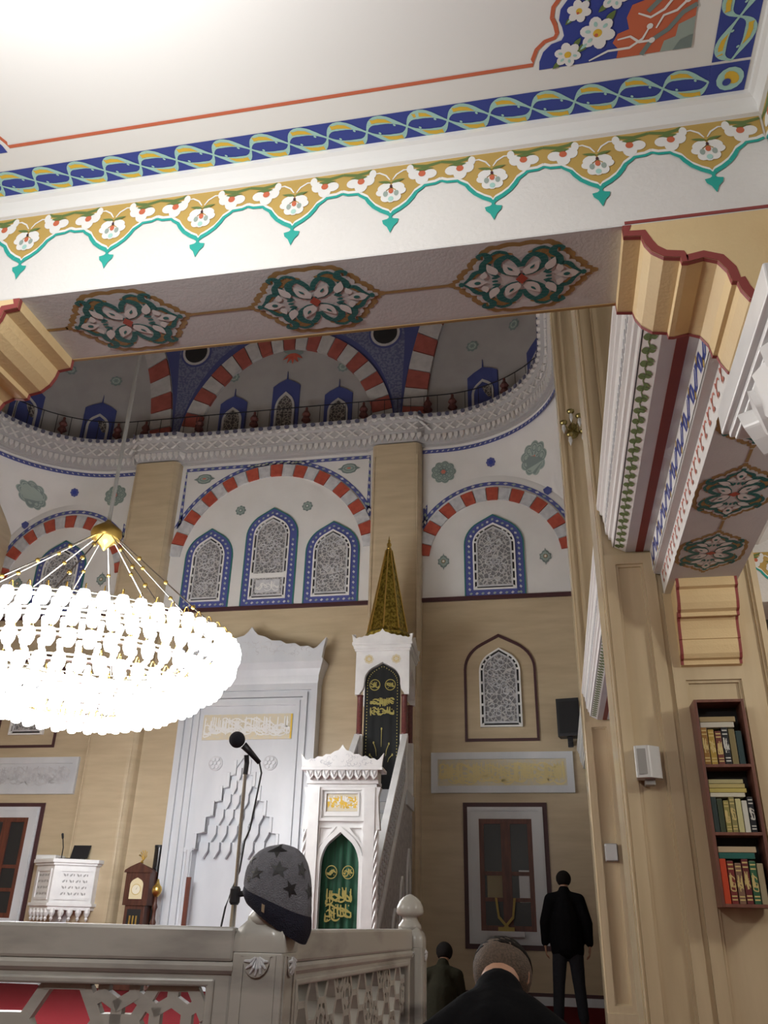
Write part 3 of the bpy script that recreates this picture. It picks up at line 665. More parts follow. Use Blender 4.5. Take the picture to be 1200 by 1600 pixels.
# orange outline with the lobed corner ornament
lob = [(.085, 1.925), (.085, 1.905), (.098, 1.872), (.125, 1.848), (.158, 1.840), (.166, 1.825), (.160, 1.795), (.150, 1.77), (.155, 1.735), (.178, 1.705), (.215, 1.69), (.25, 1.675), (.265, 1.64), (.29, 1.60), (.335, 1.575), (.37, 1.56), (.385, 1.52), (.41, 1.47), (.46, 1.44), (.49, 1.42), (.50, 1.38), (.54, 1.35), (.60, 1.345)]
mir = lambda p: (-1.80-p[0], p[1])
line = [mir(q) for q in reversed(lob)]+lob
decal('orange_outline', [(0, M_orange, p) for p in stripp(line, .014)], CE, ce, base=.001)
def corner(mp):
    L = []
    ins = [(x+.022, y+.012) for x, y in lob]; ins[0] = (.105, 1.948); ins[-1] = (.60, 1.365)
    L.append((1, M_blue, [mp(q) for q in ins+[(.60, 1.948)]]))
    L.append((2, M_orange, [mp(q) for q in ((.36, 1.948), (.365, 1.915), (.345, 1.89), (.36, 1.86), (.395, 1.85), (.385, 1.81), (.40, 1.77), (.44, 1.76), (.435, 1.70), (.45, 1.66), (.50, 1.64), (.53, 1.60), (.60, 1.60), (.60, 1.948))]))
    L.append((3, M_sage, [mp(q) for q in ((.50, 1.948), (.51, 1.91), (.545, 1.90), (.55, 1.86), (.60, 1.84), (.60, 1.948))]))
    L.append((4, M_slate, [mp(q) for q in ((.54, 1.948), (.56, 1.915), (.60, 1.90), (.60, 1.948))]))
    for fx, fy, r in ((.20, 1.905, .040), (.295, 1.845, .052), (.235, 1.76, .035), (.345, 1.73, .040)):
        for i in range(6):
            a = PI/3*i+.3; L.append((5+.1*(i % 2), M_white, [mp(q) for q in ell(fx+r*.62*math.cos(a), fy+r*.62*math.sin(a), r*.5, r*.4, 12, a)]))
            L.append((5.4, M_aqua, [mp(q) for q in ell(fx+r*.62*math.cos(a), fy+r*.62*math.sin(a), r*.18, r*.12, 8, a)]))
        L.append((6, M_yellow, [mp(q) for q in ell(fx, fy, r*.28)])); L.append((6.3, M_orange, [mp(q) for q in ell(fx-.004, fy+.006, r*.12)]))
        for a in (2.4, -.9): L.append((4.5, M_leaf, [mp(q) for q in leafp(fx+r*.8*math.cos(a), fy+r*.8*math.sin(a), r*.9, r*.22, a)])); L.append((4.8, M_aqua, [mp(q) for q in leafp(fx+r*.85*math.cos(a), fy+r*.85*math.sin(a), r*.6, r*.1, a)]))
    for pts in (((.27, 1.94), (.33, 1.915), (.40, 1.915), (.44, 1.89), (.46, 1.85)), ((.36, 1.88), (.40, 1.875), (.43, 1.90), (.47, 1.90)), ((.42, 1.80), (.46, 1.82), (.50, 1.80), (.53, 1.76)), ((.48, 1.86), (.50, 1.82), (.54, 1.81), (.57, 1.78))):
        L += [(5, M_white, [mp(c) for c in q]) for q in stripp(pts, [.005, .008, .009, .008, .005][:len(pts)])]
        L.append((5.2, M_white, [mp(c) for c in ell(pts[-1][0], pts[-1][1], .010)]))
    for pts in (((.44, 1.948), (.47, 1.90), (.52, 1.87), (.56, 1.82), (.60, 1.80)), ((.45, 1.80), (.49, 1.76), (.55, 1.74), (.60, 1.70))):
        L += [(4, M_slate, [mp(c) for c in q]) for q in stripp(pts, .016)]
    return L
decal('corner_ornament', corner(lambda p: p), CE, ce, base=.001, step=.0006)
decal('corner_ornament', corner(mir), CE, ce, base=.001, step=.0006)
# ---- corbels: cream stepped brackets outlined in red
CP = [(0, 0), (0, -.045), (.055, -.052), (.062, -.085), (.080, -.120), (.115, -.150), (.165, -.160), (.168, -.180), (.185, -.182), (.235, -.172), (.275, -.190), (.298, -.232), (.305, -.280), (.320, -.282), (.326, -.312), (.345, -.352), (.375, -.372), (.42, -.378), (.425, -.40), (.51, -.405), (.51, 0)]
def corbel(name, parent, fn, y0, y1, k=1.0, label=None):
    P = [(a*k, b*k) for a, b in CP]
    m = MB().prism(P, fn, y0, y1, M_cream)
    o = m.build(name, parent)
    if label: tag(o, label)
    inner = []
    for i in range(len(P)-2):
        inner.append(P[i])
    def off(d):
        out = []
        for i, (x, y) in enumerate(inner):
            a = inner[max(i-1, 0)]; b = inner[min(i+1, len(inner)-1)]; dx, dy = b[0]-a[0], b[1]-a[1]; l = math.hypot(dx, dy) or 1
            out.append((x-dy/l*d*1.0, y+dx/l*d))
        return out
    q = off(.028*k)
    for w, d in ((y0, -.002), (y1, .002)):
        MB().ring(inner, q, fn, w, w+d, M_corbred, False).build('red_outline', o)
    for wa, wb_ in ((y0, y0+.016*(1 if y1 > y0 else -1)), (y1, y1-.016*(1 if y1 > y0 else -1))):   # red edge turned onto the underside
        mb = MB(); r = off(-.0015)
        for i in range(len(r)-1): mb.poly([fn(*r[i], wa), fn(*r[i+1], wa), fn(*r[i+1], wb_), fn(*r[i], wb_)], M_corbred)
        mb.build('red_edge', o, recalc=False)
    return o
corbel('corbel', bm_, lambda u, v, w: (.342+u, w, ZS-.004+v), YF, YB, 1, 'cream stepped corbel outlined in dark red')
corbel('corbel', bm_, lambda u, v, w: (-1.875-u, w, ZS-.004+v), YF, YB, 1, 'cream stepped corbel outlined in dark red')
MB().box(.35, BX1, YF-.003, YF, ZS, ZS+.012, M_corbred).build('red_line', bm_)
# ---- column that carries the corner, with a white stalactite capital (only its edge is in view)
def near_column(sg, label):
    Xm = (lambda x: x) if sg > 0 else (lambda x: -1.8-x)
    pc = tag(empty('marble_column', (Xm(1.12), 2.36, 0)), label, kind='structure')
    MB().lathe([(.34, 0), (.34, .12), (.27, .16), (.24, .22), (.225, 2.3)], (Xm(1.12), 2.36, 0), M_pier, 24).build('shaft', pc)
    cap = MB(); fx = lambda x, y, z: (Xm(x), y, z)
    for q in ((.665, 1.58, 1.95, 2.72, 2.70, 2.80, M_milk), (.685, 1.56, 1.97, 2.70, 2.675, 2.70, M_milk), (.70, 1.55, 1.98, 2.69, 2.66, 2.675, M_milk), (.85, 1.38, 2.10, 2.66, 2.80, ZS+.02, M_pier)): cap.box(*q, fx)
    co2 = cap.build('capital', pc, bevel=.006)
    for row, (zt, r, n) in enumerate(((2.66, .43, 20), (2.55, .36, 18), (2.43, .30, 16), (2.31, .26, 14))):
        for k in range(n):
            a = 2*PI*(k+.5*(row % 2))/n; c, s_ = math.cos(a), math.sin(a); q = max(abs(c), abs(s_)); f = 1/q**(.8-.2*row); x, y = 1.12+r*f*c*.95, 2.34+r*f*s_*.78
            w = .075
            pts = [(-w, .0), (-w, -.06), (-w*.6, -.10), (0, -.145), (w*.6, -.10), (w, -.06), (w, 0)]
            fn = lambda u, v, d: (Xm(x-s_*u+c*(d+v*.25)), y+c*u+s_*(d+v*.25), zt+v)
            MB().prism(pts, fn, -.07, .012, M_milk).build('stalactite', co2, bevel=.008)
near_column(1, 'near column with white stalactite capital at the right edge')
near_column(-1, 'near column with white stalactite capital beyond the left edge')
MB().box(-2.67, -2.38, YF, YB, ZS-.41, ZS, M_cream).build('corbel_seat', bm_)
lb = tag(MB().box(-3.08, -2.65, -5, YF, ZS, 4.4, M_plaster).build('ceiling_beam'), 'white beam along the left of the near bay', kind='structure')
for k in range(8): inst(lsrc, lb, (-2.65, YF-.1835-.367*k, 3.642), (0, 0, PI/2))
MB().prism([(0, 3.645), (.012, 3.65), (.014, 3.662), (.006, 3.668), (.010, 3.69), (.022, 3.715), (.034, 3.722), (.036, 3.74), (0, 3.74)], lambda u, v, w: (-2.65+u, w, v), -3, YF-.002, M_white).build('cove_moulding', lb)
# ================================================================== longitudinal arcade
PR = [(.70, 4.42), (.70, 3.96), (.445, 3.94), (.445, 3.90), (.462, 3.89), (.462, 3.86), (.480, 3.85), (.480, 3.80), (.488, 3.79), (.488, 3.70), (.505, 3.69), (.507, 3.655), (.525, 3.65), (.527, 3.60), (.614, 3.555), (.785, 3.56), (.790, 3.38), (.836, 3.375), (.842, 3.22)]
PR = PR+[(2.13-x, z) for x, z in reversed(PR)]
AX = lambda u, v, w: (u, w, v)
def arcade_beam(y0, y1, label):
    o = tag(MB().prism(PR, AX, y0, y1, M_white).build('ceiling_beam'), label, kind='structure')
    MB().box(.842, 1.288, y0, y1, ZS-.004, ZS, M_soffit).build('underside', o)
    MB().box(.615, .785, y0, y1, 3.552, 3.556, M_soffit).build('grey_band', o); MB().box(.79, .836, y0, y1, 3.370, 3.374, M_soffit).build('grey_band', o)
    MB().box(.684, .738, y0, y1, 3.549, 3.552, M_redstr).build('red_stripe', o)
    # vine of green leaves on the sloping band
    d = Vector((.087, 0, -.045)).normalized(); nn = Vector((-.45, 0, -.89)).normalized(); base = Vector((.527, 0, 3.60))
    G = lambda u, v, w: tuple(base+d*v+nn*w+Vector((0, u, 0)))
    mb = MB(); y = y0; P = .105
    mb.poly([G(y0, .008, .001), G(y1, .008, .001), G(y1, .014, .001), G(y0, .014, .001)], M_black)
    while y+P < y1:
        for q in stripp([(y, .045), (y+P*.5, .060), (y+P, .045)], [.006, .009, .006]): mb.poly([G(a, b, .002) for a, b in q], M_leaf)
        for a_, (cx, cv) in ((1.2, (y+.02, .05)), (-1.0, (y+.05, .055)), (2.2, (y+.07, .05)), (-2.0, (y+.09, .05))):
            mb.poly([G(a, min(max(b, .018), .094), .003) for a, b in leafp(cx, cv, .042, .015, a_)], M_leaf)
        y += P
    tag(mb.build('leaf_frieze', o, recalc=False), kind='stuff')
    # blue scroll band
    V = lambda u, v, w: (.786-w+(v+.18)*-.0, u, 3.56+v)
    mb = MB(); y = y0; P = .26; mb.poly([V(y0, -.172, .001), V(y1, -.172, .001), V(y1, -.012, .001), V(y0, -.012, .001)], M_white)
    while y+P < y1:
        for sg, ph in ((1, 0), (-1, P/2)):
            yy = y+ph
            if yy+P*.6 > y1: continue
            pts = [(yy+P*.5*t/7, -.092-sg*(.055-.10*math.sin(PI*t/7))) for t in range(8)]
            for q in stripp(pts, [.018, .03, .04, .044, .044, .04, .03, .018]): mb.poly([V(a, min(max(b, -.17), -.014), .002) for a, b in q], M_blue)
            for a_ in (.6, 1.6, 2.6): mb.poly([V(a, min(max(b, -.17), -.014), .003) for a, b in leafp(yy+.06, -.092+sg*.02, .075, .018, sg*a_)], M_blue if a_ != 1.6 else M_ochre)
        y += P
    tag(mb.build('scroll_frieze', o, recalc=False), kind='stuff')
    # coral leaf curls on the lowest face
    V2 = lambda u, v, w: (.838-w, u, 3.37+v); mb = MB(); y = y0; P = .12
    while y+P < y1:
        pts = [(y+.03+.04*math.cos(2.6-t*.55), -.075+.05*math.sin(2.6-t*.55)) for t in range(7)]
        for q in stripp(pts, [.006, .012, .016, .018, .016, .012, .006]): mb.poly([V2(a, b, .002) for a, b in q], M_redleaf)
        mb.poly([V2(a, b, .002) for a, b in leafp(y+.03, -.10, .05, .012, .4)], M_redleaf); mb.poly([V2(a, b, .002) for a, b in leafp(y+.06, -.05, .05, .012, 1.0)], M_redleaf)
        y += P
    tag(mb.build('curl_frieze', o, recalc=False), kind='stuff')
    # small grey dentils on the top fascia
    mb = MB(); y = y0
    while y+.08 < y1:
        mb.box(.484, .488, y, y+.045, 3.72, 3.775, M_greyst); y += .08
    tag(mb.build('dentil_row', o), kind='stuff')
    return o
P1Y, P2Y, PT = 5.75, 11.3, .72
ab1 = arcade_beam(YB, P1Y, 'painted stepped beam running away from the near corbel to the bookcase pier')
ab2 = arcade_beam(P1Y+PT, P2Y, 'painted stepped beam seen between the bookcase pier and the next pier')
ab3 = arcade_beam(P2Y+PT, YW, 'painted stepped beam from the far pier to the back wall')
for bo, ys in ((ab1, (3.42, 4.23, 5.03)), (ab2, (7.4, 8.2, 9.0, 9.8)), (ab3, (12.8, 13.6, 14.4))):
    for y in ys: decal('painted_medallion', medallion_layers(1.045, y, True, .33, .20), SO, bo, base=.001, step=.0009)
    decal('painted_link', [(0, M_ochred, [(1.037, a+.34), (1.053, a+.34), (1.053, b-.34), (1.037, b-.34)]) for a, b in zip(ys, ys[1:])], SO, bo, base=.001)
for bo, py in ((ab1, P1Y), (ab2, P2Y)):
    corbel('corbel', bo, lambda u, v, w: (w, py-.30+u*.58, ZS-.004+v*1.30), .886, 1.268, 1, 'cream stepped corbel outlined in dark red')
# ---- piers with recessed panels
def pier(y0, label):
    e = tag(empty('marble_pier', (.95, y0+PT/2, 0)), label, kind='structure')
    MB().box(.46, 1.47, y0+.02, y0+PT, 0, 12.5, M_pier).build('core', e)
    y1 = y0+.02
    F = lambda u, v, w: (u, y1-w, v)
    def panel(x0, x1, z0, z1, b):        # raised border with bevelled inner edge
        MB().ring([(x0, z0), (x1, z0), (x1, z1), (x0, z1)], [(x0+b, z0+b), (x1-b, z0+b), (x1-b, z1-b), (x0+b, z1-b)], F, 0, .035, M_pier).build('panel_border', e)
        b2 = b+.018
        MB().ring([(x0+b, z0+b), (x1-b, z0+b), (x1-b, z1-b), (x0+b, z1-b)], [(x0+b2, z0+b2), (x1-b2, z0+b2), (x1-b2, z1-b2), (x0+b2, z1-b2)], F, 0, .018, M_milk if False else M_pier).build('panel_bead', e)
    panel(.46, .80, .25, 3.53, .075)
    panel(.83, 1.33, .25, 2.68, .075); MB().box(.83, 1.33, y1-.035, y1, 2.68, 3.22, M_pier).build('corbel_seat', e)
    panel(1.33, 1.47, .25, 3.53, .04)
    MB().box(.80, .83, y0+.005, y1, .25, 3.22, M_pier).build('fillet', e)
    MB().box(.44, 1.49, y0-.03, y0+PT+.02, 0, .25, M_pier).build('plinth', e)
    # corner bead and the tall upper shaft on the hall side
    MB().tube([(.452, y0+.012, .25), (.452, y0+.012, 12.5)], .014, M_pier, 8).build('corner_bead', e)
    MB().box(.44, .462, y0+.04, y0+.10, .25, 12.5, M_pier).build('fillet', e); MB().box(.44, .462, y0+.16, y0+PT-.04, .25, 12.5, M_pier).build('side_panel', e)
    panel(.46, .60, 3.98, 12.4, .035)
    return e
pier(P1Y, 'big marble pier holding the bookcase and the white speaker')
pier(P2Y, 'farther marble pier with the small grey box and gilt sconce')
# ---- right aisle: next painted ceiling and beam glimpsed beyond the bookcase pier
cr = tag(MB().box(1.29, 6.2, YB, 6.0, ZCE, ZCE+.2, M_white).build('ceiling'), 'patterned ceiling of the right aisle glimpsed past the pier', kind='structure')
L = [(0, M_blue, [(1.45, 5.55), (4.5, 5.55), (4.5, 5.85), (1.45, 5.85)]), (1, M_orange, [(1.42, 4.9), (1.75, 5.1), (1.9, 5.45), (1.42, 5.45)])]
for i in range(14): L += [(1, M_white, ell(1.5+.14*i, 5.62+.08*(i % 2), .06, .035, 12, .7*i)), (2, M_yellow, ell(1.5+.14*i, 5.64+.06*(i % 2), .025, .015))]
for i in range(5): L += [(2, M_aqua, leafp(1.46+.07*i, 5.0+.08*i, .12, .03, 1+i)), (3, M_blue, ell(1.48+.08*i, 5.18+.04*i, .04))]
decal('border_interlace', L, CE, cr)
br = tag(MB().box(1.47, 6.2, 6.0, 6.4, ZS, 4.4, M_plaster).build('ceiling_beam'), 'beam with ochre frieze in the right aisle beyond the pier', kind='structure')
for k in range(8): inst(lsrc, br, (1.66+.367*k, 6.0, 3.60))
tag(MB().box(1.29, 6.2, -5, YB, ZS, ZS+.3, M_plaster).build('ceiling'), 'plain ceiling of the aisle beside the photographer', kind='structure')
rb = tag(MB().box(BX1, 1.28, -5, YF, ZS, 4.4, M_plaster).build('ceiling_beam'), 'white beam along the right of the near bay', kind='structure')
for k in range(8): inst(lsrc, rb, (BX1, YF-.1835-.367*k, 3.642), (0, 0, -PI/2))
MB().prism([(0, 3.645), (.012, 3.65), (.014, 3.662), (.006, 3.668), (.010, 3.69), (.022, 3.715), (.034, 3.722), (.036, 3.74), (0, 3.74)], lambda u, v, w: (BX1-u, w, v), -3, YF-.002, M_white).build('cove_moulding', rb)

# ================================================================== prayer niche
def crest_pts(hw, h, hk=1.0):
    q = [(-1, 0), (-1.02, .34), (-1.05, .66), (-.93, .36), (-.88, .30), (-.80, .40), (-.70, .38), (-.62, .50), (-.50, .48), (-.42, .60), (-.30, .60), (-.20, .74), (-.10, .80), (-.045, .92), (0, 1.08)]
    q = q+[(-a, b) for a, b in reversed(q[:-1])]
    return [(a*hw, b*h) for a, b in q]
mi = tag(empty('prayer_niche', (XA, 15.2, 0)), 'tall pale marble prayer niche with stepped stalactite hood', 'niche')
XM = -5.62
MF = lambda u, v, w: (XM+u, YW-w, v)
steps = [(.80, 0), (.80, 2.2), (.74, 2.22), (.74, 2.48), (.60, 2.5), (.60, 2.76), (.47, 2.78), (.47, 3.02), (.34, 3.04), (.34, 3.26), (.22, 3.28), (.22, 3.48), (.11, 3.5), (.11, 3.64), (0, 3.80)]
U = [(-.95, 0), (-.95, 4.78), (.95, 4.78), (.95, 0)]+steps+[(-a, b) for a, b in reversed(steps[:-1])]
MB().prism(U, MF, 0, .24, M_pale).build('front_slab', mi, bevel=.006)
for a, b, w, z in ((1.36, 1.24, .30, 5.16), (1.24, 1.17, .24, 5.06), (1.17, 1.08, .30, 5.0), (1.08, 1.03, .25, 4.9), (1.03, .95, .29, 4.84)):
    MB().prism([(-a, 0), (-a, z), (a, z), (a, 0), (b, 0), (b, z-(a-b)), (-b, z-(a-b)), (-b, 0)], MF, 0, w, M_pale).build('frame_moulding', mi, bevel=.008)
pr = [(1.36, 5.16, .30), (1.37, 5.2, .31), (1.38, 5.3, .33), (1.42, 5.42, .38), (1.47, 5.54, .45), (1.47, 5.60, .45)]
vs = []
for a, z, w in pr: vs += [MF(-a, z, 0), MF(-a, z, w), MF(a, z, w), MF(a, z, 0)]
MB().add(vs, [(i*4+k, i*4+(k+1) % 4, i*4+4+(k+1) % 4, i*4+4+k) for i in range(5) for k in range(4)]+[(0, 1, 2, 3), (20, 21, 22, 23)], M_pale).build('cove_cornice', mi)
MB().prism([(a, 5.60+b) for a, b in crest_pts(1.45, .62)], MF, .33, .45, M_pale).build('crest', mi, bevel=.01)
r = random.Random(31); L = []
for k in range(60):
    x = r.uniform(-1.2, 1.2); z = 5.66+r.uniform(0, .28)*(1.25-abs(x)/1.6); q = r.uniform(.04, .08); a0 = r.uniform(0, 6)
    L += [(0, M_greyst, p) for p in stripp([(x+q*math.cos(a0+t*.6), z+q*.7*math.sin(a0+t*.6)) for t in range(6)], .012)]
tag(decal('relief_scrolls', L, MF, mi, base=.452), kind='stuff')
MB().box(XM-.86, XM+.90, YW-.262, YW-.23, 4.13, 4.60, M_goldpale).build('inscription_ground', mi)
r = random.Random(9); decal('lettering', [(0, M_white, p) for p in strokes(XM-.83, XM+.86, 4.16, 4.58, 95, r, .022)]+[(1, M_yellow, p) for p in stripp([(XM+.885, 4.14), (XM+.885, 4.59)], .03)], BK, mi, base=.264, jit=.0008)
for dx in (-.53, .53):
    ro = MB(); ro.prism(ell(dx, 3.70, .135, n=20), MF, .24, .262, M_greyst)
    for i in range(6): ro.prism(ell(dx+.075*math.cos(PI/3*i), 3.70+.075*math.sin(PI/3*i), .034, n=8), MF, .26, .285, M_pale)
    ro.prism(ell(dx, 3.70, .03, n=8), MF, .26, .29, M_pale); ro.build('rosette_boss', mi)
# hood: stalactite tiers stepping back into the niche
tiers = [(2.22, .74, 7), (2.5, .60, 6), (2.78, .47, 5), (3.04, .34, 4), (3.28, .22, 3), (3.5, .11, 2)]
MB().box(XM-.80, XM+.80, YW-.03, YW-.004, 0, 3.8, M_pale).build('niche_back', mi)
for i, (z, hw, n) in enumerate(tiers):
    MB().box(XM-hw-.06, XM+hw+.06, YW-.06-.025*i, YW-.03, z, z+.30, M_pale).build('hood_tier', mi)
    for k in range(n):
        x = -hw+2*hw*(k+.5)/n; w = hw/n*.8
        MB().prism([(x-w, z+.12), (x-w, z-.02), (x-w*.4, z-.10), (x, z-.16), (x+w*.4, z-.10), (x+w, z-.02), (x+w, z+.12)], MF, .07+.025*i, .15+.02*i, M_pale).build('stalactite', mi, bevel=.008)
for s_ in (-1, 1):
    MB().tube([MF(s_*.86, .1, .25), MF(s_*.86, 2.2, .25)], .045, M_pale, 10).build('side_column', mi)
    for i in range(6): MB().box(XM+s_*(tiers[i][1]+.03)-.03, XM+s_*(tiers[i][1]+.03)+.03, YW-.27, YW-.2, tiers[i][0], tiers[i][0]+.26, M_pale).build('step_bead', mi, bevel=.01)
MB().box(XM-.98, XM-.80, YW-.27, YW-.235, 2.16, 2.24, M_pale).build('impost', mi); MB().box(XM+.80, XM+.98, YW-.27, YW-.235, 2.16, 2.24, M_pale).build('impost', mi)
o = MB().box(-6.42, -6.34, YW-.36, YW-.32, 0, 1.75, M_woodred).build('wooden_board', bevel=.004); tag(o, 'narrow brown wooden board leaning by the left jamb of the niche', 'board')
# ================================================================== stepped pulpit (with curtained gate and gilt spire)
mn = tag(empty('stepped_pulpit', (-2.66, 10.9, 0)), 'white marble stepped pulpit with curtained gate and gilt spire', 'pulpit')
_l = math.hypot(1, .042)
def MN(a, b, z): return (-2.66+(a-.042*b)/_l, 10.9+(b+.042*a)/_l, z)
PF = lambda u, v, w: MN(u, -w, v)            # portal face
def part(mb, name, **k): return mb.build(name, mn, **k)
gate = MB()
hb = .43; ap = arch(0, .245, 0, 1.72, 2.12)
Ug = [(-hb, 0), (-hb, 2.70), (hb, 2.70), (hb, 0)]+ap
gt = part(gate.prism(Ug, PF, -.22, 0, M_milk), 'gate', bevel=.006)
op = arch(0, .30, 0, 1.72, 2.19)
MB().ring(op, ap, PF, -.02, .03, M_milk, False).build('arch_moulding', gt)
for s_ in (-1, 1):
    MB().box(s_*.36-.07, s_*.36+.07, -.05, .0, 0, 2.66, M_milk, lambda x, y, z: MN(x, y, z)).build('gate_jamb', gt)
    # twisted corner column
    mb = MB(); N = 60
    for ph in (0, 2*PI/3, 4*PI/3): mb.tube([MN(s_*.455+.020*math.cos(t*.55+ph), -.02+.020*math.sin(t*.55+ph), .1+2.05*t/N) for t in range(N+1)], .019, M_milk, 5)
    mb.build('twisted_column', gt)
    MB().prism([(s_*.43, 2.15), (s_*.50, 2.15), (s_*.48, 2.35), (s_*.47, 2.55), (s_*.50, 2.66), (s_*.43, 2.66)], PF, -.08, .04, M_milk).build('column_cap', gt)
    MB().prism([(s_*.27, 2.17), (s_*.27, 2.02), (s_*.19, 2.17)], PF, 0, .0, M_greyst) if False else None
    MB().ring([(s_*.285, 2.185), (s_*.06, 2.185), (s_*.285, 1.93)], [(s_*.268, 2.17), (s_*.115, 2.17), (s_*.268, 1.99)], PF, .0, .018, M_milk).build('spandrel_moulding', gt)
RQ = lambda x, z0, z1: [(-x, z0), (x, z0), (x, z1), (-x, z1)]
MB().ring(RQ(.29, 2.25, 2.66), RQ(.255, 2.285, 2.625), PF, -.01, .03, M_milk).build('panel_frame', gt)
MB().ring(RQ(.225, 2.31, 2.60), RQ(.205, 2.36, 2.585), PF, -.01, .022, M_milk).build('panel_frame', gt)
MB().prism(RQ(.205, 2.37, 2.58), PF, -.01, .008, M_goldpale).build('gold_panel', gt)
r = random.Random(77); decal('lettering', [(0, M_yellow if k % 3 else M_white, p) for k, p in enumerate(strokes(-.19, .19, 2.385, 2.57, 26, r, .016))], PF, gt, base=.009)
co_ = MB()
for z0, z1, h, d in ((2.66, 2.70, .45, .03), (2.70, 2.74, .47, .05), (2.86, 2.90, .53, .13)): co_.box(-h, h, -d, .22+d*.3, z0, z1, M_milk, MN)
co_.box(-.46, .46, -.04, .23, 2.74, 2.86, M_milk, MN); cg = co_.build('gate_cornice', gt, bevel=.005)
for k in range(9):
    x = -.47+.94*(k+.5)/9
    MB().prism([(x-.047, 2.86), (x-.047, 2.80), (x-.03, 2.775), (x, 2.745), (x+.03, 2.775), (x+.047, 2.80), (x+.047, 2.86)], PF, .03, .11, M_milk).build('stalactite', cg, bevel=.006)
    MB().tube([PF(x-.03, 2.85, .115), PF(x, 2.78, .112), PF(x+.03, 2.85, .115)], .007, M_greyst, 5).build('stalactite_rib', cg)
MB().prism([(a, 2.90+b) for a, b in crest_pts(.52, .26)], PF, .08, .13, M_milk).build('crest', gt, bevel=.006)
# carved relief on the crest
r = random.Random(3); L = []
for k in range(40):
    x = r.uniform(-.42, .42); z = 2.92+r.uniform(0, .10)*(1.4-abs(x)*1.6); q = r.uniform(.012, .025); a0 = r.uniform(0, 6)
    L += [(0, M_greyst, p) for p in stripp([(x+q*math.cos(a0+t*.7), z+q*math.sin(a0+t*.7)) for t in range(6)], .006)]
tag(decal('relief_scrolls', L, PF, gt, base=.132), kind='stuff')
# green curtain with gold embroidery
def curtain(name, parent, hw, z0, zs, za, b, m, folds, amp):
    mb = MB(); NX, NZ = 48, 30; o = arch(0, hw, z0, zs, za, 12)
    def top(x):
        return archz(x, hw, zs, za)
    vs = []
    for i in range(NX+1):
        x = -hw+2*hw*i/NX; zt = top(x)
        for j in range(NZ+1):
            z = z0+(zt-z0)*j/NZ; k = .35+.65*(1-j/NZ); vs.append(MN(x, b+amp*k*math.sin(folds*2*PI*i/NX)+amp*.4*math.sin(folds*4.3*i/NX+1), z))
    mb.add(vs, [(i*(NZ+1)+j, (i+1)*(NZ+1)+j, (i+1)*(NZ+1)+j+1, i*(NZ+1)+j+1) for i in range(NX) for j in range(NZ)], m)
    return mb.build(name, parent, smooth=True, recalc=False)
M_greenc = mat('green_velvet', (.006, .085, .04), .75, col2=(.004, .045, .022), scale=6, stretch=(6, 6, .6)); M_blackc = mat('black_velvet', (.008, .009, .010), .8)
M_emb = mat('gold_thread', (.36, .31, .08), .5)
def embroid(parent, hw, zc1, r1, z0, z1, b, seed, wid, edge=None, stems=None):
    E = lambda u, v, w: MN(u, b-w, v); L = []; rr = random.Random(seed)
    for s_ in (-1, 1):
        c = s_*hw*.48; ro, ri = ell(c, zc1, r1, r1*1.05, 24), ell(c, zc1, r1*.86, r1*.9, 24)
        for i in range(24): j = (i+1) % 24; L.append((0, M_emb, [ro[i], ro[j], ri[j], ri[i]]))
        L += [(0, M_emb, p) for p in strokes(c-r1*.7, c+r1*.7, zc1-r1*.65, zc1+r1*.65, 7, rr, wid)]
    for k in range(2):
        za, zb = z0+(z1-z0)*.5*k, z0+(z1-z0)*.5*(k+1)
        L += [(.5*k, M_emb, p) for p in strokes(-hw*.72, hw*.72, za, zb+(z1-z0)*.1, 16, rr, wid*1.35)]
    if edge:
        for i in range(0, len(edge)-1):
            (x0, y0), (x1, y1) = edge[i], edge[i+1]; d = math.hypot(x1-x0, y1-y0); n = max(1, int(d/.05))
            for k in range(n): t = (k+.5)/n; L.append((0, M_emb, ell(x0+(x1-x0)*t, y0+(y1-y0)*t, .009, .012, 6)))
    for x, za, zb in (stems or ()):
        L += [(0, M_emb, p) for p in stripp([(x*.6, za), (x*.7, (za+zb)/2), (x, zb)], [.006, .010, .012])]; L.append((0, M_emb, ell(x, zb, .014, .022, 8)))
    return tag(decal('gold_embroidery', L, E, parent, base=.002, step=.001), kind='stuff')
cu = curtain('curtain', mn, .243, .35, 1.72, 2.11, .06, M_greenc, 5, .014); tag(cu, 'dark green curtain with gold embroidery')
embroid(cu, .22, 1.66, .075, 1.10, 1.47, .030, 5, .013, None, ((0, .80, .98), (.1, .6, .7)))
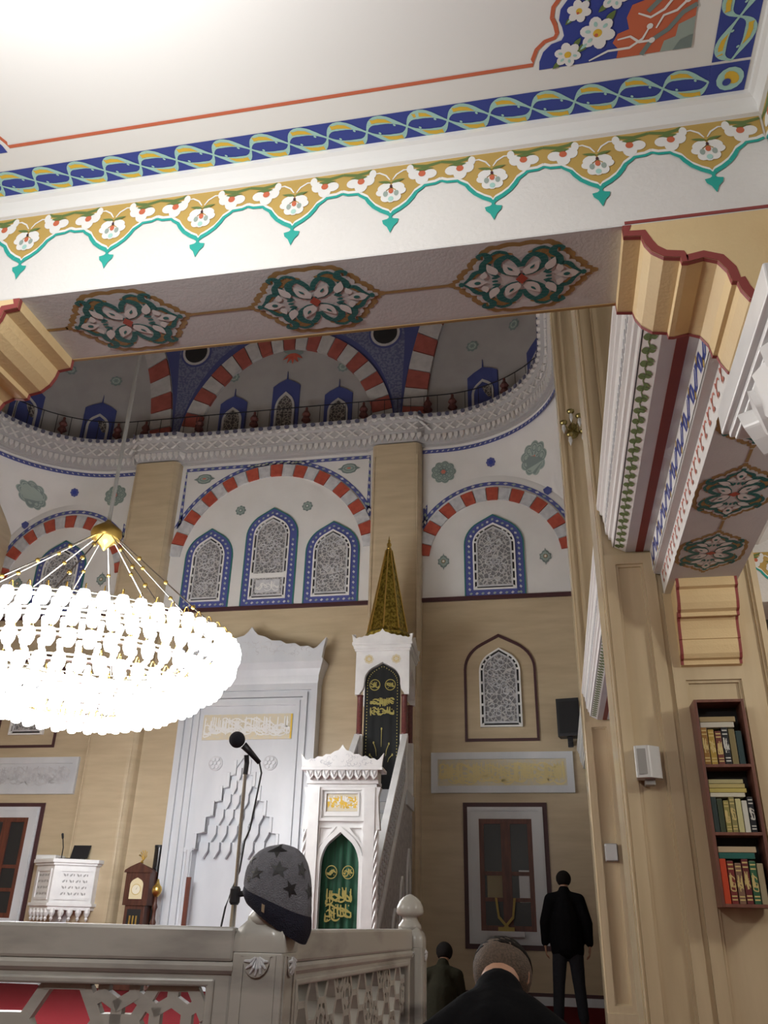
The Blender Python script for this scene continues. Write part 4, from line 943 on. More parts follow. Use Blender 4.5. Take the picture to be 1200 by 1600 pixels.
# stairs, walls and sloped balustrades
def sl(b): return 1.0+(b-.4)*.785
NS = 11
for k in range(NS):
    b0 = .22+.255*k; z1 = sl(b0+.02)
    part(MB().box(-.37, .37, b0, b0+.30, max(z1-.40, 0), z1-.045, M_milk, MN), 'stair_riser'); part(MB().box(-.37, .37, b0-.03, b0+.30, z1-.045, z1, M_pale, MN), 'stair_tread', bevel=.004)
for s_ in (-1, 1):
    SD = lambda u, v, w: MN(s_*(.37+w), u, v)
    wl = part(MB().prism([(.0, 0), (.0, sl(0)), (3.02, sl(3.02)), (4.0, sl(3.02)), (4.0, 0)], SD, 0, .06, M_minside), 'side_wall')
    MB().prism([(.0, sl(0)+.02), (.0, sl(0)+.10), (3.05, sl(3.05)+.10), (3.05, sl(3.05)+.02)], SD, -.01, .09, M_milk).build('string_moulding', wl)
    rp = part(MB().prism([(.02, sl(0)+.10), (.02, sl(0)+.78), (3.05, sl(3.05)+.78), (3.05, sl(3.05)+.10)], SD, .01, .05, M_minside), 'stair_balustrade')
    MB().prism([(.0, sl(0)+.78), (.0, sl(0)+.86), (3.08, sl(3.08)+.86), (3.08, sl(3.08)+.78)], SD, -.015, .085, M_milk).build('handrail', rp, bevel=.01)
    mb = MB()                                   # pierced leaf relief along the balustrade
    for k in range(34):
        b = .15+.085*k; zc = sl(b)+.44
        for q in (-.22, -.07, .08, .23): mb.prism(leafp(b-.04, zc+q, .085, .03, .68 if k % 2 else 2.2), SD, .045, .066, M_pale)
    tag(mb.build('leaf_relief', rp), kind='stuff')
    for k, (b, h) in enumerate(((3.45, 1.9), (2.65, 1.45), (1.9, 1.0))):
        MB().ring(arch(b, .22, .3, .3+h*.7, .3+h), arch(b, .16, .36, .3+h*.7, .22+h), SD, .05, .09, M_milk, False).build('blind_arch', wl)
        MB().prism(arch(b, .16, .36, .3+h*.7, .22+h), SD, .055, .064, M_plasticg).build('arch_recess', wl)
# pavilion at the top of the stairs
pv = tag(part(MB().box(-.46, .46, 3.05, 4.02, sl(3.05)-.25, sl(3.05)-.02, M_pale, MN), 'pavilion_floor'), 'pulpit canopy floor')
B0, B1 = 3.12, 3.92
for s_ in (-1, 1):
    for b in (B0, B1):
        c = MN(s_*.385, b, 0)
        part(MB().box(s_*.385-.065, s_*.385+.065, b-.065, b+.065, sl(3.05)-.05, 3.95, M_milk, MN), 'column_base', bevel=.008)
        part(MB().lathe([(.062, 3.95), (.05, 3.98), (.05, 4.58), (.06, 4.62)], (c[0], c[1], 0), M_porph, 14), 'column', smooth=True)
pvh = MB()
for b, d in ((B0-.07, 0), (B1-.02, 0)):
    hd = [(-.47, 4.62), (-.47, 5.40), (.47, 5.40), (.47, 4.62), (.40, 4.62), (.33, 4.72)]+[p for p in arch(0, .315, 4.80, 4.85, 5.19) if True]+[(-.33, 4.72), (-.40, 4.62)]
    part(MB().prism(hd, lambda u, v, w: MN(u, b+w, v), 0, .09, M_milk), 'canopy_arch', bevel=.006)
for s_ in (-1, 1):
    hd = [(B0-.06, 4.62), (B0-.06, 5.40), (B1+.06, 5.40), (B1+.06, 4.62), (B1-.03, 4.72), (B1-.1, 4.95), ((B0+B1)/2, 5.19), (B0+.1, 4.95), (B0+.03, 4.72)]
    part(MB().prism(hd, lambda u, v, w: MN(s_*(.385+w), u, v), 0, .085, M_milk), 'canopy_arch')
    fn = lambda u, v, w: MN(u, B0-.07-w, v)
    decal('gold_roundel', [(0, M_goldpale, petals(s_*.24, 5.24, .075, .085, 8)), (1, M_goldpaint, ell(s_*.24, 5.24, .055)), (2, M_goldpale, petals(s_*.24, 5.24, .02, .045, 6))], fn, mn)
ccn = MB()
for z0, z1, h in ((5.38, 5.42, .49), (5.42, 5.48, .51), (5.48, 5.53, .535)): ccn.box(-h, h, B0-.03-h+.4, B1+.03+h-.4, z0, z1, M_milk, MN)
part(ccn, 'canopy_cornice', bevel=.006)
for b in (B0-.16, B1+.12): part(MB().prism([(a, 5.53+v) for a, v in crest_pts(.52, .22)], lambda u, v, w: MN(u, b+w, v), 0, .05, M_milk), 'crest', bevel=.006)
for s_ in (-1, 1): part(MB().prism([((B0+B1)/2+a, 5.53+v) for a, v in crest_pts(.50, .22)], lambda u, v, w: MN(s_*(.48+w), u, v), 0, .045, M_milk), 'crest')
cx, cyy, _ = MN(0, (B0+B1)/2, 0)
sp_ = part(MB().lathe([(.40, 5.50), (.40, 5.72), (.425, 5.75), (.43, 5.80), (.40, 5.82), (.37, 5.86), (.30, 6.22), (.225, 6.62), (.15, 7.02), (.085, 7.36), (.05, 7.52)], (cx, cyy, 0), M_goldold, 8), 'spire'); tag(sp_, 'gilt eight-sided openwork spire')
MB().lathe([(.03, 7.52), (.05, 7.54), (.03, 7.57), (.045, 7.61), (.045, 7.64), (.015, 7.68), (.03, 7.70), (.012, 7.73), (.003, 7.80)], (cx, cyy, 0), M_gold, 10).build('spire_finial', sp_, smooth=True)
mb = MB()
for k in range(8):
    a = 2*PI*k/8; mb.tube([(cx+rr_*1.01*math.cos(a), cyy+rr_*1.01*math.sin(a), z) for rr_, z in ((.37, 5.87), (.30, 6.22), (.225, 6.62), (.15, 7.02), (.06, 7.5))], .014, M_gold, 5)
mb.build('spire_ribs', sp_)
for k in range(8):                              # raised leaf and ring ornaments on each face
    a = 2*PI*(k+.5)/8; mb = MB()
    for rr_, z, q in ((.36, 5.62, .05), (.345, 5.93, .055), (.315, 6.06, .05), (.28, 6.22, .045), (.245, 6.40, .04), (.21, 6.58, .035), (.175, 6.76, .03), (.135, 6.95, .025), (.10, 7.15, .02)):
        rr_ *= .935 if z > 5.8 else .97; e1 = Vector((-math.sin(a), math.cos(a), 0)); e2 = Vector((-.19*math.cos(a), -.19*math.sin(a), 1)) if z > 5.8 else Vector((0, 0, 1)); c = Vector((cx+rr_*math.cos(a), cyy+rr_*math.sin(a), z))
        for s_ in ((-1, 1) if z > 5.8 else (0,)): mb.tube([c+e1*(s_*q*.9+q*.62*math.cos(t*PI/5))+e2*(q*math.sin(t*PI/5)) for t in range(10)], .009, M_gold, 4, True)
    mb.build('spire_ornament', sp_)
dc = curtain('black_drape', mn, .312, 3.02, 4.85, 5.18, B0+.01, M_blackc, 4, .006); tag(dc, 'black drape with gold embroidery under the canopy')
ea = [(x*.84, z-.03) for x, z in arch(0, .312, 3.1, 4.85, 5.16)]
embroid(dc, .28, 4.80, .095, 4.25, 4.56, B0-.004, 8, .016, ea, ((0, 3.75, 4.05), (-.13, 3.6, 3.82), (.13, 3.6, 3.80), (-.19, 3.5, 3.62), (.19, 3.5, 3.62)))
# ================================================================== chandelier
CX, CY = -5.8, 9.5
M_bulb = mat('lit_glass_cup', (1, .99, .97), .3, emit=6.5)
M_crys = mat('glowing_drop_glass', (.92, .95, 1), .25, emit=5)  # drops are no lamps; emission added so they merge into the lamps' glare
M_ring = mat('chandelier_metal', (.75, .72, .62), .3, 1)
ch = tag(empty('chandelier', (CX, CY, 3.3)), 'huge ring chandelier ablaze with glass cup lamps', 'chandelier')
RINGS = [(1.84, 4.26, 58), (1.80, 4.06, 56), (1.66, 3.86, 50), (1.40, 3.66, 42), (1.08, 3.50, 34), (.70, 3.40, 24)]
src = hsrc = None
for R_, z, n in RINGS:
    mb = MB(); K = 72
    mb.tube([(CX+R_*math.cos(2*PI*i/K), CY+R_*math.sin(2*PI*i/K), z) for i in range(K)], .022, M_ring, 6, True)
    mb.tube([(CX+R_*math.cos(2*PI*i/K), CY+R_*math.sin(2*PI*i/K), z+.06) for i in range(K)], .012, M_ring, 5, True)
    mb.build('lamp_ring', ch)
    for k in range(n):
        a = 2*PI*k/n
        if src is None:
            m1 = MB().lathe([(.012, -.15), (.045, -.14), (.072, -.08), (.076, -.02), (.062, .03), (.055, .05)], (0, 0, 0), M_bulb, 10); src = m1.build('glass_cup', None, smooth=True)
            m2 = MB().tube([(0, 0, .05), (.01, 0, .10), (.035, 0, .14), (.065, 0, .14), (.085, 0, .09), (.085, 0, .02)], .007, M_gold, 5); hsrc = m2.build('lamp_hook', None)
            c, h = src, hsrc
        else: c, h = inst(src), inst(hsrc)
        c.location = (CX+(R_+.07)*math.cos(a), CY+(R_+.07)*math.sin(a), z); WLOC[c.name] = Vector(c.location); hang(c, ch)
        h.location = c.location.copy(); h.rotation_euler = (0, 0, a+PI); h.parent = c; h.matrix_parent_inverse = Matrix.Translation(-c.location)
# strings of frosted drops made to glow, filling the blaze between the rings
for i in range(len(RINGS)-1):
    (Ra, za, n), (Rb, zb, _) = RINGS[i], RINGS[i+1]; mb = MB()
    for k in range(n):
        a = 2*PI*(k+.5)/n
        for t in (.2, .4, .6, .8): R_ = Ra+(Rb-Ra)*t; mb.sphere((CX+R_*math.cos(a), CY+R_*math.sin(a), za+(zb-za)*t-.03), .040, M_crys, 6, 5)
    tag(mb.build('glow_drop_string', ch, smooth=True), kind='stuff')
mb = MB()
for k in range(10):
    a = 2*PI*k/10; mb = MB(); mb.tube([(CX+.12*math.cos(a), CY+.12*math.sin(a), 5.78), (CX+1.84*math.cos(a), CY+1.84*math.sin(a), 4.32)], .010, M_chrome, 5)
    for t in (.25, .5, .75): mb.sphere((CX+(.12+1.72*t)*math.cos(a), CY+(.12+1.72*t)*math.sin(a), 5.78-1.46*t), .03, M_gold, 8, 6)
    mb.build('stay_rod', ch)
for k in range(8):
    a = 2*PI*k/8; MB().tube([(CX+.7*math.cos(a), CY+.7*math.sin(a), 3.42), (CX+1.84*math.cos(a), CY+1.84*math.sin(a), 4.24)], .012, M_ring, 5).build('spoke', ch)
MB().lathe([(.02, 6.02), (.05, 5.98), (.10, 5.94), (.20, 5.86), (.21, 5.80), (.19, 5.72), (.10, 5.66), (.04, 5.60), (.01, 5.56)], (CX, CY, 0), M_gold, 20).build('crown', ch, smooth=True)
MB().tube([(CX, CY, 6.0), (CX, CY, 16.8)], .028, M_plasticg, 8).build('suspension_rod', ch)
# ================================================================== preacher's box, clock and small things by the back wall
ku = tag(empty('preaching_box', (-8.85, 15.0, 0)), 'white marble preaching box with pierced panels left of the clock', 'pulpit')
KP = [(x+.10, y) for x, y in ((-9.46, YW), (-9.42, 14.98), (-8.85, 14.62), (-8.22, 14.98), (-8.20, YW))]
def scaled(k): return [(-8.74+(x+8.74)*k, YW+(y-YW)*k) for x, y in KP]
ZX = lambda u, v, w: (u, v, w)
MB().prism(scaled(.97), ZX, 1.28, 1.90, M_milk).build('body', ku, bevel=.006)
for z0, z1, k in ((1.90, 1.94, 1.02), (1.94, 2.0, 1.07), (1.24, 1.29, 1.03), (1.18, 1.24, .98)): MB().prism(scaled(k), ZX, z0, z1, M_milk).build('moulding', ku, bevel=.005)
MB().prism(scaled(.45), ZX, 0, 1.2, M_pale).build('stem', ku)
for (a, b), q in (((KP[1], KP[2]), 1), ((KP[2], KP[3]), 2)):
    a, b = Vector((*a, 0)), Vector((*b, 0)); d = (b-a); Lg = d.length; d = d/Lg; nn = Vector((d.y, -d.x, 0)); c0 = a+(Vector((-8.74, YW, 0))-a)*.03
    FN = lambda u, v, w: tuple(c0+d*u+nn*(w+.0)+Vector((0, 0, v)))
    MB().ring([(Lg*.12, 1.34), (Lg*.88, 1.34), (Lg*.88, 1.84), (Lg*.12, 1.84)], [(Lg*.18, 1.38), (Lg*.82, 1.38), (Lg*.82, 1.80), (Lg*.18, 1.80)], FN, -.005, .02, M_milk).build('panel_frame', ku)
    L = []; r = random.Random(q)
    for i in range(4):
        for j in range(4):
            x, z = Lg*(.27+.155*i), 1.44+.10*j; a0 = PI/4+(i+j) % 2*PI/2
            L += [(0, M_plasticg, leafp(x-.035*math.cos(a0), z-.035*math.sin(a0), .07, .016, a0)), (0, M_plasticg, ell(x+.045, z, .012, .022, 8))]
    tag(decal('pierced_panel', L, FN, ku, base=.004), kind='stuff')
    for i in range(5):
        x = Lg*(.1+.2*i); p = c0+d*x; MB().lathe([(.05, 1.20), (.055, 1.14), (.035, 1.09), (.02, 1.07), (.032, 1.04), (.004, 1.0)], (p.x, p.y+.03, 0), M_milk, 8).build('drop', ku)
MB().box(-9.35, -8.95, 14.95, 15.3, 2.0, 2.08, M_milk).build('book_rest', ku, bevel=.02)
lp = tag(empty('laptop', (-8.5, 14.95, 2.002)), 'open black laptop standing on the preaching box', 'laptop')
MB().box(-8.68, -8.36, 14.78, 14.98, 2.002, 2.02, M_blackp).build('keyboard_base', lp, bevel=.004)
MB().prism([(14.98, 2.022), (14.995, 2.022), (15.07, 2.25), (15.055, 2.25)], lambda u, v, w: (w, u, v), -8.68, -8.34, M_blackp).build('screen', lp)
gm = tag(empty('gooseneck_microphone', (-8.82, 15.0, 2.0)), 'thin black gooseneck microphone on the preaching box', 'microphone')
MB().lathe([(.05, 0), (.05, .02), (.01, .025)], (-8.80, 14.90, 2.002), M_blackp, 12).build('base', gm); MB().tube([(-8.80, 14.90, 2.02), (-8.80, 14.90, 2.2), (-8.82, 14.87, 2.35)], .010, M_blackp, 6).build('neck', gm); MB().capsule((-8.82, 14.86, 2.36), (-8.825, 14.84, 2.42), .02, .022, M_blackp, 8).build('mic_head', gm)
cl = tag(empty('grandfather_clock', (-7.22, 15.0, 0)), 'dark wooden longcase clock with cream arched dial', 'clock')
x0, x1, y0, y1 = -7.45, -7.02, 14.85, 15.12
MB().box(x0-.03, x1+.03, y0-.03, y1, 0, .32, M_wood).build('plinth', cl, bevel=.01); MB().box(x0+.03, x1-.03, y0+.02, y1, .32, 1.30, M_wood).build('trunk', cl, bevel=.008)
xm = (x0+x1)/2
hd = MB().prism([(x0-.01, 1.28), (x1+.01, 1.28), (x1+.01, 1.82), (xm+.13, 1.88), (xm, 1.93), (xm-.13, 1.88), (x0-.01, 1.82)], lambda u, v, w: (u, w, v), y0-.01, y1, M_wood).build('hood', cl, bevel=.006)
MB().prism([(x0-.05, 1.80), (x1+.05, 1.80), (x1+.04, 1.84), (xm+.15, 1.90), (xm, 1.965), (xm-.15, 1.90), (x0-.04, 1.84)], lambda u, v, w: (u, w, v), y0-.03, y0+.03, M_wood).build('hood_crest', cl)
fc = MB().prism(arch(xm, .12, 1.38, 1.60, 1.72), lambda u, v, w: (u, y0-.012-w, v), 0, .008, mat('cream_dial', (.75, .66, .42), .5)).build('dial', cl)
decal('dial_ring', [(0, M_goldpaint, ell(xm, 1.53, .09, n=24)), (1, mat('ivory', (.80, .75, .6), .5), ell(xm, 1.53, .075, n=24)), (2, M_black, [(xm-.004, 1.53), (xm+.004, 1.53), (xm+.03, 1.585)]), (2, M_black, [(xm, 1.526), (xm+.01, 1.532), (xm-.045, 1.50)])], lambda u, v, w: (u, y0-.021-w, v), fc)
MB().box(x0+.09, x1-.09, y0+.012, y0+.022, .45, 1.22, M_glass).build('trunk_glass', cl)
for dx in (-.06, 0, .06): MB().tube([(xm+dx, y0+.005, .85), (xm+dx, y0+.005, 1.12)], .016, M_gold, 8).build('clock_weight', cl)
MB().lathe([(.02, 1.95), (.03, 1.97), (.015, 2.0)], (xm, y0+.06, 0), M_gold, 10).build('finial', cl)
for k in range(5):
    a = .5+.5*k; MB().tube([(xm+.02, y0+.06, 2.0), (xm+.02+.06*math.cos(a), y0+.06, 2.04+.06*math.sin(a)), (xm+.02+.09*math.cos(a+.4), y0+.06, 2.06+.11*math.sin(a+.4))], .009, M_gold, 5).build('gold_crest_stroke', cl)
tb = tag(empty('black_cylinder', (-7.07, 15.24, 0)), 'tall glossy black cylinder standing behind the clock', 'cylinder')
M_gloss = mat('gloss_black', (.012, .012, .014), .12)
MB().lathe([(.085, 0), (.085, 2.24)], (-7.10, 15.27, 0), M_gloss, 24).build('tube', tb, smooth=False); MB().lathe([(.09, 2.24), (.09, 2.28), (.06, 2.285)], (-7.10, 15.27, 0), M_blackp, 24).build('cap', tb)
cs = tag(empty('candlestick', (-6.84, 14.82, 0)), 'tall turned candlestick with a brass cup beside the clock', 'candlestick')
MB().lathe([(.10, 0), (.10, .04), (.05, .08), (.03, .3), (.045, .5), (.025, .55), (.03, .95), (.055, 1.02), (.03, 1.08), (.03, 1.2), (.05, 1.26), (.03, 1.32), (.028, 1.42)], (-6.84, 14.82, 0), M_wood, 14).build('stem', cs, smooth=True)
MB().lathe([(.03, 1.42), (.07, 1.47), (.085, 1.52), (.075, 1.58), (.05, 1.60), (.03, 1.64), (.015, 1.70)], (-6.84, 14.82, 0), M_gold, 14).build('brass_cup', cs, smooth=True)
bs = tag(empty('book_stand', (-.90, 15.28, 1.03)), 'small yellow folding book stand on the window ledge', 'book stand')
M_ylw = mat('yellow_wood', (.45, .34, .08), .5)
MB().box(-1.2, -.6, 15.14, YW-.03, .95, 1.03, M_pale).build('ledge', w1)
for s_ in (-1, 1):
    MB().prism([(s_*.17, 1.52), (s_*.13, 1.52), (s_*.10, 1.25), (-s_*.10, 1.03), (-s_*.05, 1.03), (s_*.13, 1.22)], lambda u, v, w: (-.89+u, w, v), 15.2+.012*s_, 15.22+.012*s_, M_ylw).build('leaf', bs)
MB().box(-1.02, -.76, 15.17, 15.26, 1.03, 1.09, M_ylw).build('foot', bs)
# black loudspeaker on the back wall
ls = tag(empty('wall_speaker', (.36, 15.1, 3.9)), 'black loudspeaker on a bracket beside the upper right wall window', 'speaker')
MB().prism([(.13, 14.98), (.52, 14.90), (.54, 15.2), (.18, 15.22)], lambda u, v, w: (u, v, w), 4.07, 4.72, M_blackp).build('cabinet', ls, bevel=.015)
MB().box(.30, .38, 15.0, YW, 3.98, 4.06, M_blackp).build('bracket', ls); MB().tube([(.34, 15.05, 3.9), (.34, 15.05, 4.1)], .05, M_blackp, 8).build('swivel', ls)
MB().prism([(.17, 4.12), (.49, 4.12), (.49, 4.66), (.17, 4.66)], lambda u, v, w: (u, 14.965-(u-.17)*.2-w, v), .0, .012, mat('speaker_grille', (.018, .018, .02), .8, bump=.5, bscale=120)).build('grille', ls)
# white speaker and grey box on the piers
ws = tag(empty('pier_speaker', (.60, P1Y-.1, 1.95)), 'small white loudspeaker mounted on the marble pier beside the bookcase', 'speaker')
MB().prism([(.525, P1Y-.02), (.515, P1Y-.14), (.60, P1Y-.16), (.675, P1Y-.10), (.685, P1Y-.02)], lambda u, v, w: (u, v, w), 1.965, 2.16, M_plasticw).build('cabinet', ws, bevel=.012)
MB().box(.57, .63, P1Y-.09, P1Y+.0, 1.93, 1.965, M_plasticg).build('bracket', ws); MB().box(.53, .59, P1Y-.156, P1Y-.150, 1.985, 2.14, M_plasticg).build('grille', ws)
gb = tag(empty('junction_box', (.64, P2Y-.05, 1.85)), 'small grey box fixed to the farther marble pier', 'box')
MB().box(.565, .715, P2Y-.10, P2Y-.015, 1.84, 2.04, M_plasticg).build('housing', gb, bevel=.01); MB().box(.575, .705, P2Y-.106, P2Y-.10, 1.85, 2.03, M_plasticw).build('cover', gb)
# gilt sconce on the farther pier
sc = tag(empty('wall_sconce', (.6, P2Y-.02, 7.95)), 'gilt branched wall sconce high on the farther pier', 'lamp')
M_brassd = mat('dull_brass', (.30, .25, .10), .35, 1)
MB().sphere((.64, P2Y-.02, 7.95), (.09, .03, .14), M_brassd, 10, 8).build('back_plate', sc, smooth=True)
for k, (dx, dz, dy) in enumerate(((-.14, .08, .12), (-.06, -.16, .16), (.10, .18, .12), (-.02, .26, .14), (.14, -.10, .12))):
    MB().tube([(.64, P2Y-.04, 7.95), (.64+dx*.5, P2Y-dy*.8, 7.95+dz*.4-.05), (.64+dx, P2Y-dy, 7.95+dz)], .012, M_brassd, 6).build('arm', sc)
    a = MB().lathe([(.015, -.03), (.055, 0), (.06, .03), (.03, .05)], (.64+dx, P2Y-dy, 7.95+dz), M_brassd, 10).build('cup', sc, smooth=True); MB().lathe([(.022, -.05), (.03, -.12), (.004, -.2)], (.64+dx, P2Y-dy, 7.97+dz), M_plasticw, 8).build('crystal_drop', a)
# ---- bookcase and its books
BKX0, BKX1, BKZ0, BKZ1 = .905, 1.205, 1.24, 2.43
yf, yk = P1Y-.20, P1Y-.015
bc = tag(empty('bookcase', ((BKX0+BKX1)/2, P1Y-.1, BKZ0)), 'narrow brown wooden bookcase hung on the marble pier', 'bookcase')
t = .018
for x in (BKX0, BKX1-t): MB().box(x, x+t, yf, yk, BKZ0, BKZ1, M_woodcase).build('side_panel', bc, bevel=.002)
MB().box(BKX0+t, BKX1-t, yk-.008, yk, BKZ0, BKZ1, mat('bookcase_back', (.02, .018, .02), .6)).build('back_panel', bc)
shz = [BKZ0, BKZ0+.385, BKZ0+.775, BKZ1-t]
for z in shz: MB().box(BKX0+t, BKX1-t, yf, yk-.008, z, z+t, M_woodcase).build('shelf', bc, bevel=.002)
def book(w, h, d, col, gilt, name='book'):
    M_c = mat('cover_%02d_%02d_%02d' % tuple(int(c*99) for c in col), col, .4); e = empty(name)
    MB().box(0, w, 0, d, 0, h, M_c).build('cover', e, bevel=.002)
    MB().box(.003, w-.003, .006, d+.001, .003, h+.001, mat('page_paper', (.72, .66, .5), .8)).build('pages', e)
    if gilt:
        L = []
        for q in (.08, .16, .80, .90): L.append((0, gilt, [(w*.08, h*q), (w*.92, h*q), (w*.92, h*(q+.035)), (w*.08, h*(q+.035))]))
        rr = random.Random(int(h*1e4)); L += [(0, gilt, p) for p in strokes(w*.12, w*.88, h*.25, h*.75, 7, rr, w*.16)]
        tag(decal('spine_gilding', L, lambda u, v, q: (u, -q, v), e, base=.0006, step=.0004), kind='stuff')
    return e
GT, SV = M_goldpaint, mat('silver_print', (.6, .6, .55), .4)
rows = [
 (2, [((.30, .15, .03), GT, 'yellow gilded'), ((.42, .28, .05), GT, 'bright gold'), ((.16, .04, .03), GT, 'dark red gilded'), ((.012, .014, .02), SV, 'black silver lettered'), ((.22, .18, .08), None, 'olive'), ((.02, .05, .055), None, 'dark teal')], [((.55, .53, .45), 'white'), ((.35, .27, .14), 'tan')], .225),
 (1, [((.03, .05, .05), None, 'dark slate'), ((.05, .07, .04), None, 'dark green'), ((.30, .27, .08), GT, 'olive yellow'), ((.26, .24, .09), GT, 'mustard'), ((.55, .52, .26), None, 'pale yellow'), ((.62, .62, .55), None, 'white'), ((.02, .02, .02), SV, 'black silver lettered')], [((.62, .60, .48), 'white'), ((.50, .42, .12), 'yellow'), ((.48, .40, .16), 'gold'), ((.42, .38, .20), 'khaki')], .20),
 (0, [((.60, .07, .025), None, 'bright orange red'), ((.20, .03, .03), GT, 'crimson gilded'), ((.22, .12, .08), GT, 'brown gilded'), ((.14, .025, .03), GT, 'maroon gilded'), ((.03, .12, .06), GT, 'green gilded'), ((.38, .32, .20), None, 'beige')], [((.02, .13, .11), 'teal green'), ((.50, .40, .26), 'cream')], .24)]
for si, ups, flats, hh in rows:
    z = shz[si]+t+.0005; x = BKX0+t+.004; av = (BKX1-BKX0-2*t-.02)/len(ups)
    shn = ('bottom', 'middle', 'top')[si]
    for k, (c, g, nm) in enumerate(ups):
        w = av*.86; h = hh*(1-.05*((k*7) % 3)); e = book(w, h, .13, c, g); e.location = (x+av*k, yf+.02+.004*(k % 2), z); WLOC[e.name] = Vector(e.location)
        tag(e, '%s upright book on the %s shelf of the bookcase' % (nm, shn), 'book', 'books in the bookcase')
    zz = z+hh+.0008
    for k, (c, nm) in enumerate(flats):
        th = .024 if len(flats) > 2 else .032
        e = book(th, .20+.006*((k*5) % 3), .13, c, None); e.rotation_euler = (0, PI/2, 0); e.location = (BKX0+t+.006, yf+.022, zz+th); zz += th+.002
        tag(e, '%s book lying flat on top of the %s shelf row' % (nm, shn), 'book', 'books in the bookcase')

# ================================================================== marble balustrade
def post(x, y, w, top, label, finial=True):
    e = tag(empty('marble_post', (x, y, 0)), label, 'post'); h = w/2
    MB().box(x-h-.002, x+h+.002, y-h-.002, y+h+.002, 0, .14, M_grey).build('plinth', e, bevel=.008)
    MB().box(x-h, x+h, y-h, y+h, .14, top-.10, M_grey).build('shaft', e, bevel=.006)
    # rounded shoulder
    vs, n = [], 20; prof = [(1.0, -.10), (1.0, -.07), (.98, -.045), (.90, -.02), (.74, 0), (.60, .015)]
    for k, z in prof:
        for q in range(n):
            a = 2*PI*(q+.5)/n; c, s_ = math.cos(a), math.sin(a); f = 1/max(abs(c), abs(s_)); f = f*(1-max(0, (1-k))*1.0)+(max(0, 1-k)) if k < 1 else f
            vs.append((x+h*k*c*f, y+h*k*s_*f, top+z))
    MB().add(vs, [(i*n+q, i*n+(q+1) % n, (i+1)*n+(q+1) % n, (i+1)*n+q) for i in range(len(prof)-1) for q in range(n)]+[list(range((len(prof)-1)*n, len(prof)*n))], M_grey).build('shoulder', e, smooth=True)
    for fx, fy in ((0, -1), (1, 0), (-1, 0)):
        FN = lambda u, v, q: (x+fx*(h+q)-fy*u*1.0, y+fy*(h+q)+fx*u, v)
        t = top-.11
        MB().ring([(-.072*w/.19, .2), (.072*w/.19, .2), (.072*w/.19, t), (-.072*w/.19, t)], [(-.05*w/.19, .22), (.05*w/.19, .22), (.05*w/.19, t-.02), (-.05*w/.19, t-.02)], FN, -.002, .006, M_grey).build('panel_moulding', e)
        k = w/.19
        sh = MB().prism([(-.06*k, t-.002)]+[(.052*k*math.cos(PI+PI*i/10), t-.004+.068*k*math.sin(PI+PI*i/10)) for i in range(11)]+[(.06*k, t-.002)], FN, -.002, .009, M_grey).build('shell_ground', e)
        for i in range(7):            # shell ribs swirling from the top edge
            a = PI+PI*(i+.5)/7; MB().tube([FN(.008*k*math.cos(a)+.004, t-.006, .010), FN(.028*k*math.cos(a)+.006, t-.012+.030*k*math.sin(a), .014), FN(.046*k*math.cos(a), t-.006+.058*k*math.sin(a), .010)], [.003, .006*k, .004], M_pale, 6).build('shell_rib', sh)
    if finial:
        k = w/.18
        MB().lathe([(.075*k, -.01), (.072*k, .02), (.052*k, .045), (.045*k, .062), (.055*k, .072), (.078*k, .078), (.086*k, .095), (.082*k, .125), (.068*k, .155), (.045*k, .178), (.02*k, .192), (.005*k, .198)], (x, y, top), M_grey, 24).build('finial', e, smooth=True)
    return e
post(-1.10, 3.40, .19, 1.11, 'grey marble post that carries the knitted hat')
post(-.935, 5.75, .18, 1.085, 'farther grey marble post with a bare domed finial')
